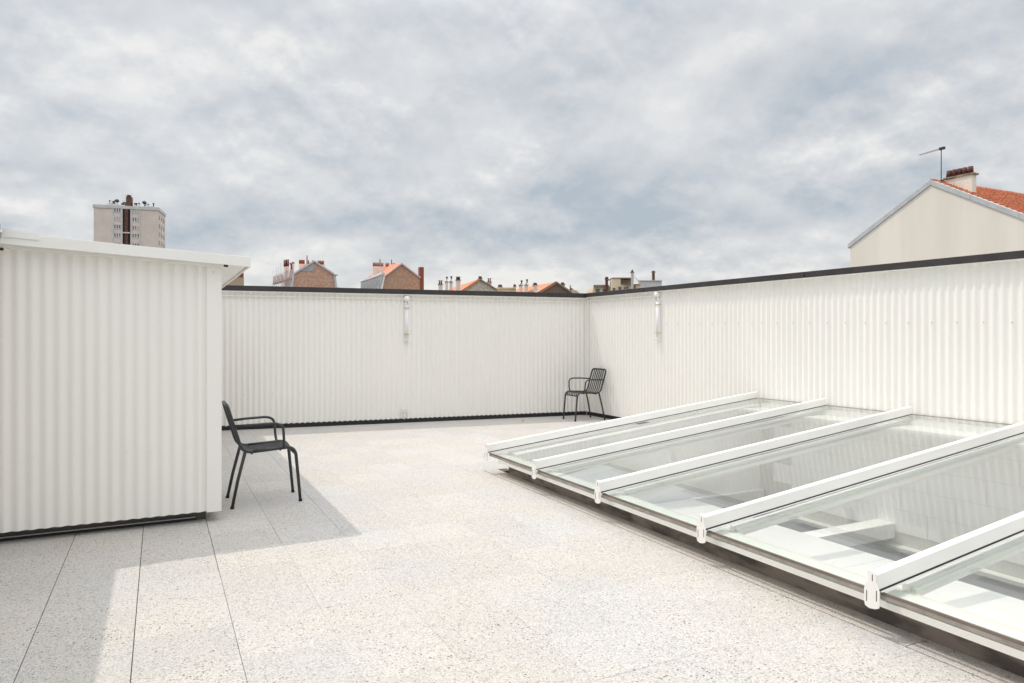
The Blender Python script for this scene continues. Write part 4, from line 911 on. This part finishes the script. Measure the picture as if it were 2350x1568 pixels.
# --- tan apartment block and the white one
Ap = Face(c3(1545, 345)[0], 120, c3(1962, 345)[0], 120, 'apartment_block', 'beige apartment block with a stair tower, small windows and a tall white mast')
Ap.poly('wall', [c3(1543, 340), c3(1552, 300), c3(1700, 300), c3(1960, 300)], 0.0, 12, M['tan_pale'])
Ap.wbox('parapet', c3(1550, 288), c3(1690, 306), -0.3, 0.0, M['cap_stone'])
Ap.wbox('stair_tower', c3(1700, 236), c3(1776, 345), -3.0, -0.1, M['tan_pale'])
Ap.wbox('tower_back_wall', c3(1776.5, 243), c3(1896, 330), -1.5, -0.1, M['brown_gable'])
Ap.wbox('tower_roof', c3(1698, 233), c3(1898, 241), -3.1, 2.0, M['cap_stone'])
Ap.wbox('front_bay', c3(1777, 296), c3(1955, 345), -2.9, -1.6, M['tan_pale'])
Ap.wbox('bay_roof', c3(1790, 292), c3(1958, 298), -3.1, -1.4, M['cap_stone'])
for x0, x1, y0, y1 in ((1570, 1606, 328, 352), (1637, 1663, 328, 350), (1728, 1750, 322, 340), (1782, 1806, 310, 336), (1832, 1846, 312, 336), (1856, 1872, 306, 332), (1922, 1940, 298, 322)):
    bb = -3.05 if x0 < 1760 and x0 > 1700 else (-2.95 if x0 > 1760 else -0.05)
    w = Ap.wbox('window', c3(x0, y0), c3(x1, y1 + 6), -0.05, 0.0, M['brown_gable'], back=bb)
    Ap.wbox('pane', c3(x0 + 3, y0 + 4), c3(x1 - 3, y1 + 6), -0.09, -0.051, M['window_dark'], parent=w, back=bb)
    Ap.wbox('window_hood', c3(x0 - 3, y0 - 5), c3(x1 + 3, y0 - 1), -0.35, 0.0, M['cap_stone'], back=bb)
stack(Ap, 1663, 1685, 240, 350, 1, 0.4, m='brown_brick', back=-1.0, r=0.3)
stack(Ap, 1902, 1921, 175, 340, 1, 0.3, m='zinc_pale', back=-4.0, r=0.2)
a_ = Ap.p(*c3(1913, 145), -3.7); q = MB(); q.tube([(a_.x, a_.y, a_.z - 3), tuple(a_)], 0.06, 5); q.build('aerial', M['iron'], Ap.root)
a_ = Ap.p(*c3(1918, 185), -3.7); b_ = Ap.p(*c3(1960, 250), -3.7); q = MB(); q.tube([tuple(a_), tuple(b_)], 0.03, 4); q.build('guy_wire', M['iron'], Ap.root)
Wh = Face(c3(1960, 330)[0], 125, c3(2183, 330)[0], 125, 'white_block', 'plain white flat roofed block with a black flue, right of the beige apartment block')
Wh.poly('wall', [c3(1952, 345), c3(1966, 250), c3(2182, 254), c3(2184, 345)], 0, 10, M['white_render'])
Wh.wbox('parapet', c3(1962, 245), c3(2184, 252), -0.2, 0.3, M['zinc_pale'])
stack(Wh, 2097, 2118, 172, 250, 1, 0.2, m='brown_brick', back=1.0, pm='iron', r=0.3)
for x in (1990, 2010, 2030, 2088):
    a_ = Wh.p(*c3(x, 238), 1); q = MB(); q.tube([(a_.x, 1, a_.z - 1), (a_.x, 1, a_.z)], 0.1, 6); q.build('vent_pipe', M['zinc'], Wh.root)

# --- cream house beyond the right wall: gable parallel to the wall
CHX = 39.0
def onx(px, py, X):
    d = FW + RT * ((px - CXP) / FPX) + Vector((0, 0, (HOR - py) / FPX)); return Vector((0, 0, EYE)) + d * (X / d.x)
eL = onx(2076 * SC, 601 * SC, CHX); pk = onx(2273 * SC, 449.5 * SC, CHX); rp = onx(2500 * SC, 533 * SC, CHX)
sl_ = (pk.z - eL.z) / (eL.y - pk.y); half = eL.y - pk.y; eR_y = pk.y - half
cr_ = thing('cream_house', 'large cream rendered gable house with an orange tile roof beyond the right wall', 'house', (CHX, pk.y, -9.0))
H9 = lambda z: z + 9.0
zE, zP = H9(eL.z), H9(pk.z)
MB().prism([(0, half, 0), (0, -half, 0), (0, -half, zE), (0, 0, zP), (0, half, zE)], (24, 0, 0)).build('wall', M['cream'], cr_)
def rake(sgn, y0, y1, name):
    # zinc band over the verge, from y0 to y1 (distance from the ridge)
    z0, z1 = zP - sl_ * y0, zP - sl_ * y1
    q = MB(); lo_, hi_ = -0.045, 0.23
    q.prism([(-0.06, sgn * y0, z0 + lo_), (-0.06, sgn * y1, z1 + lo_), (-0.06, sgn * y1, z1 + hi_), (-0.06, sgn * y0, z0 + hi_)], (0.30, 0, 0)); return q.build(name, M['zinc'], cr_)
ys = [0, 2.16, 4.56, 5.3]
for a_, b_ in zip(ys[:-1], ys[1:]): rake(-1, a_ + 0.008, b_ - 0.008, 'verge_flashing')
rake(1, 0.0, half + 0.15, 'verge_flashing')
# roof planes just inside the verge
for sgn in (1, -1):
    q = MB(); q.prism([(0.245, 0, zP + 0.12), (0.245, sgn * (half + 0.2), zE + 0.12 - sl_ * 0.2), (0.245, sgn * (half + 0.2), zE - 0.1), (0.245, 0, zP - 0.1)], (23.5, 0, 0)); q.build('roof_deck', M['brown_brick'], cr_)
# interlocking tiles on the plane that faces this way
run = math.sqrt(1 + sl_ * sl_); TW, TH = 0.235, 0.33
tm = MB(); nseg = 6
for r_i, (yy, zz) in enumerate(((0.0, 0.010), (TH + 0.03, 0.105))):
    for k in range(nseg + 1):
        u = k / nseg; bump_ = 0.065 * max(0, math.sin(math.pi * min(1, u / 0.62))) if u < 0.62 else 0.0
        tm.v.append((u * TW, -yy, zz + bump_ - (0.0)))
for k in range(nseg): tm.f.append((k, k + 1, nseg + 1 + k + 1, nseg + 1 + k)); tm.smooth.append(True)
i0 = len(tm.v)
for k in range(nseg + 1): x_, y_, z_ = tm.v[nseg + 1 + k]; tm.v.append((x_, y_, z_ - 0.085))
for k in range(nseg): tm.f.append((nseg + 1 + k, nseg + 2 + k, i0 + k + 1, i0 + k)); tm.smooth.append(False)
tme = tm.mesh('roof_tile', M['tile'])
ang = math.atan(sl_)
rot = Matrix.Rotation(ang, 4, 'X')
count = 0; restt = MB()
order = []
for row in range(19):
    for col in range(70):
        order.append((abs(col - 14 - row * 0.6) * 0.30 + row * 0.5, row, col))
order.sort()
for _, row, col in order:
    y = -(row * TH) * math.cos(ang); z = zP + 0.14 - (row * TH) * math.sin(ang)
    if row * TH * math.cos(ang) > half + 0.1: continue
    p_ = Vector((0.25 + col * TW, y, z + random.uniform(-0.004, 0.004)))
    if count < 290:
        o = inst('roof_tile', tme, cr_, tuple(p_)); o.rotation_euler = (ang, 0, 0); count += 1
    else:
        i = len(restt.v); restt.v += [tuple(rot @ Vector(v) + p_) for v in tm.v]; restt.f += [tuple(i + q for q in f) for f in tm.f]; restt.smooth += tm.smooth
restt.build('roof_tiles', M['tile'], cr_, kind='stuff')
rt = MB(); 
rt.tube([(0, 0, 0), (0.36, 0, 0)], [0.105, 0.125], 12); rtm = rt.mesh('ridge_tile', M['tile'])
for k in range(60): inst('ridge_tile', rtm, cr_, (0.0 + k * 0.355, 0, zP + 0.20 + random.uniform(-0.006, 0.006)))
# chimney: long face parallel to the gable
cx = 0.9
def lc(px, py, X): 
    w = onx(*c4(px, py), CHX + X); return Vector((X, w.y - pk.y, w.z + 9.0))
ca, cbb, cc = lc(1430, 455, cx), lc(1720, 405, cx), lc(1720, 640, cx)
ztop = (ca.z + cbb.z) / 2 + 0.02
chb = box('chimney', (cx, cbb.y, cc.z - 0.6), (cx + 0.40, ca.y, ztop), M['cream_chimney'], cr_)
box('chimney_cap', (cx - 0.07, cbb.y - 0.10, ztop), (cx + 0.47, ca.y + 0.13, ztop + 0.10), M['cap_stone'], chb)
for x_, yt, yb in ((1466, 370, 436), (1526, 356, 424), (1583, 358, 412), (1641, 346, 402), (1706, 332, 390)):
    w0 = lc(x_, yb, cx + 0.2); w1 = lc(x_, yt, cx + 0.2); q = MB(); q.tube([(w0.x, w0.y, ztop + 0.13), (w0.x, w0.y, max(w1.z, ztop + 0.5))], [0.14, 0.125] if x_ > 1560 else [0.17, 0.13], 12); q.build('chimney_pot', M['pot_dark'], chb)
# TV aerial
w0 = lc(1374, 492, 0.5); w1 = lc(1385, 98, 0.5); base = Vector((CHX + w0.x, pk.y + w0.y, w0.z - 9))
ae = thing('tv_aerial', 'tall thin television aerial on a pole beside the chimney of the cream house', 'aerial', tuple(base))
hgt = w1.z - w0.z
q = MB(); q.tube([(0, 0, -1.0), (0, 0, hgt)], 0.025, 8); q.build('mast', M['iron'], ae)
tipw = lc(1135, 124, 0.5); dy = tipw.y - w1.y
q = MB(); q.tube([(0, -0.15, hgt - 0.03), (0, dy, hgt - 0.10)], 0.011, 6); q.build('boom', M['scaffold'], ae)
for k in range(13):
    u = 0.04 + 0.94 * k / 12; yy = dy * u; q = MB(); ln = 0.20 - 0.006 * k
    q.tube([(-ln, yy, hgt - 0.03 - 0.07 * u), (ln, yy, hgt - 0.03 - 0.07 * u)], 0.014, 5); q.build('element', M['scaffold'], ae)
q = MB(); q.box((-0.06, -0.20, hgt - 0.10), (0.06, 0.10, hgt + 0.04)); q.build('coupler', M['iron'], ae)
q = MB(); q.box((-0.02, -0.70, 0.10), (0.02, -0.03, 0.16)); q.build('bracket', M['iron'], ae)
q = MB(); q.box((-0.02, -0.70, -0.35), (0.02, -0.03, -0.30)); q.build('bracket', M['iron'], ae)
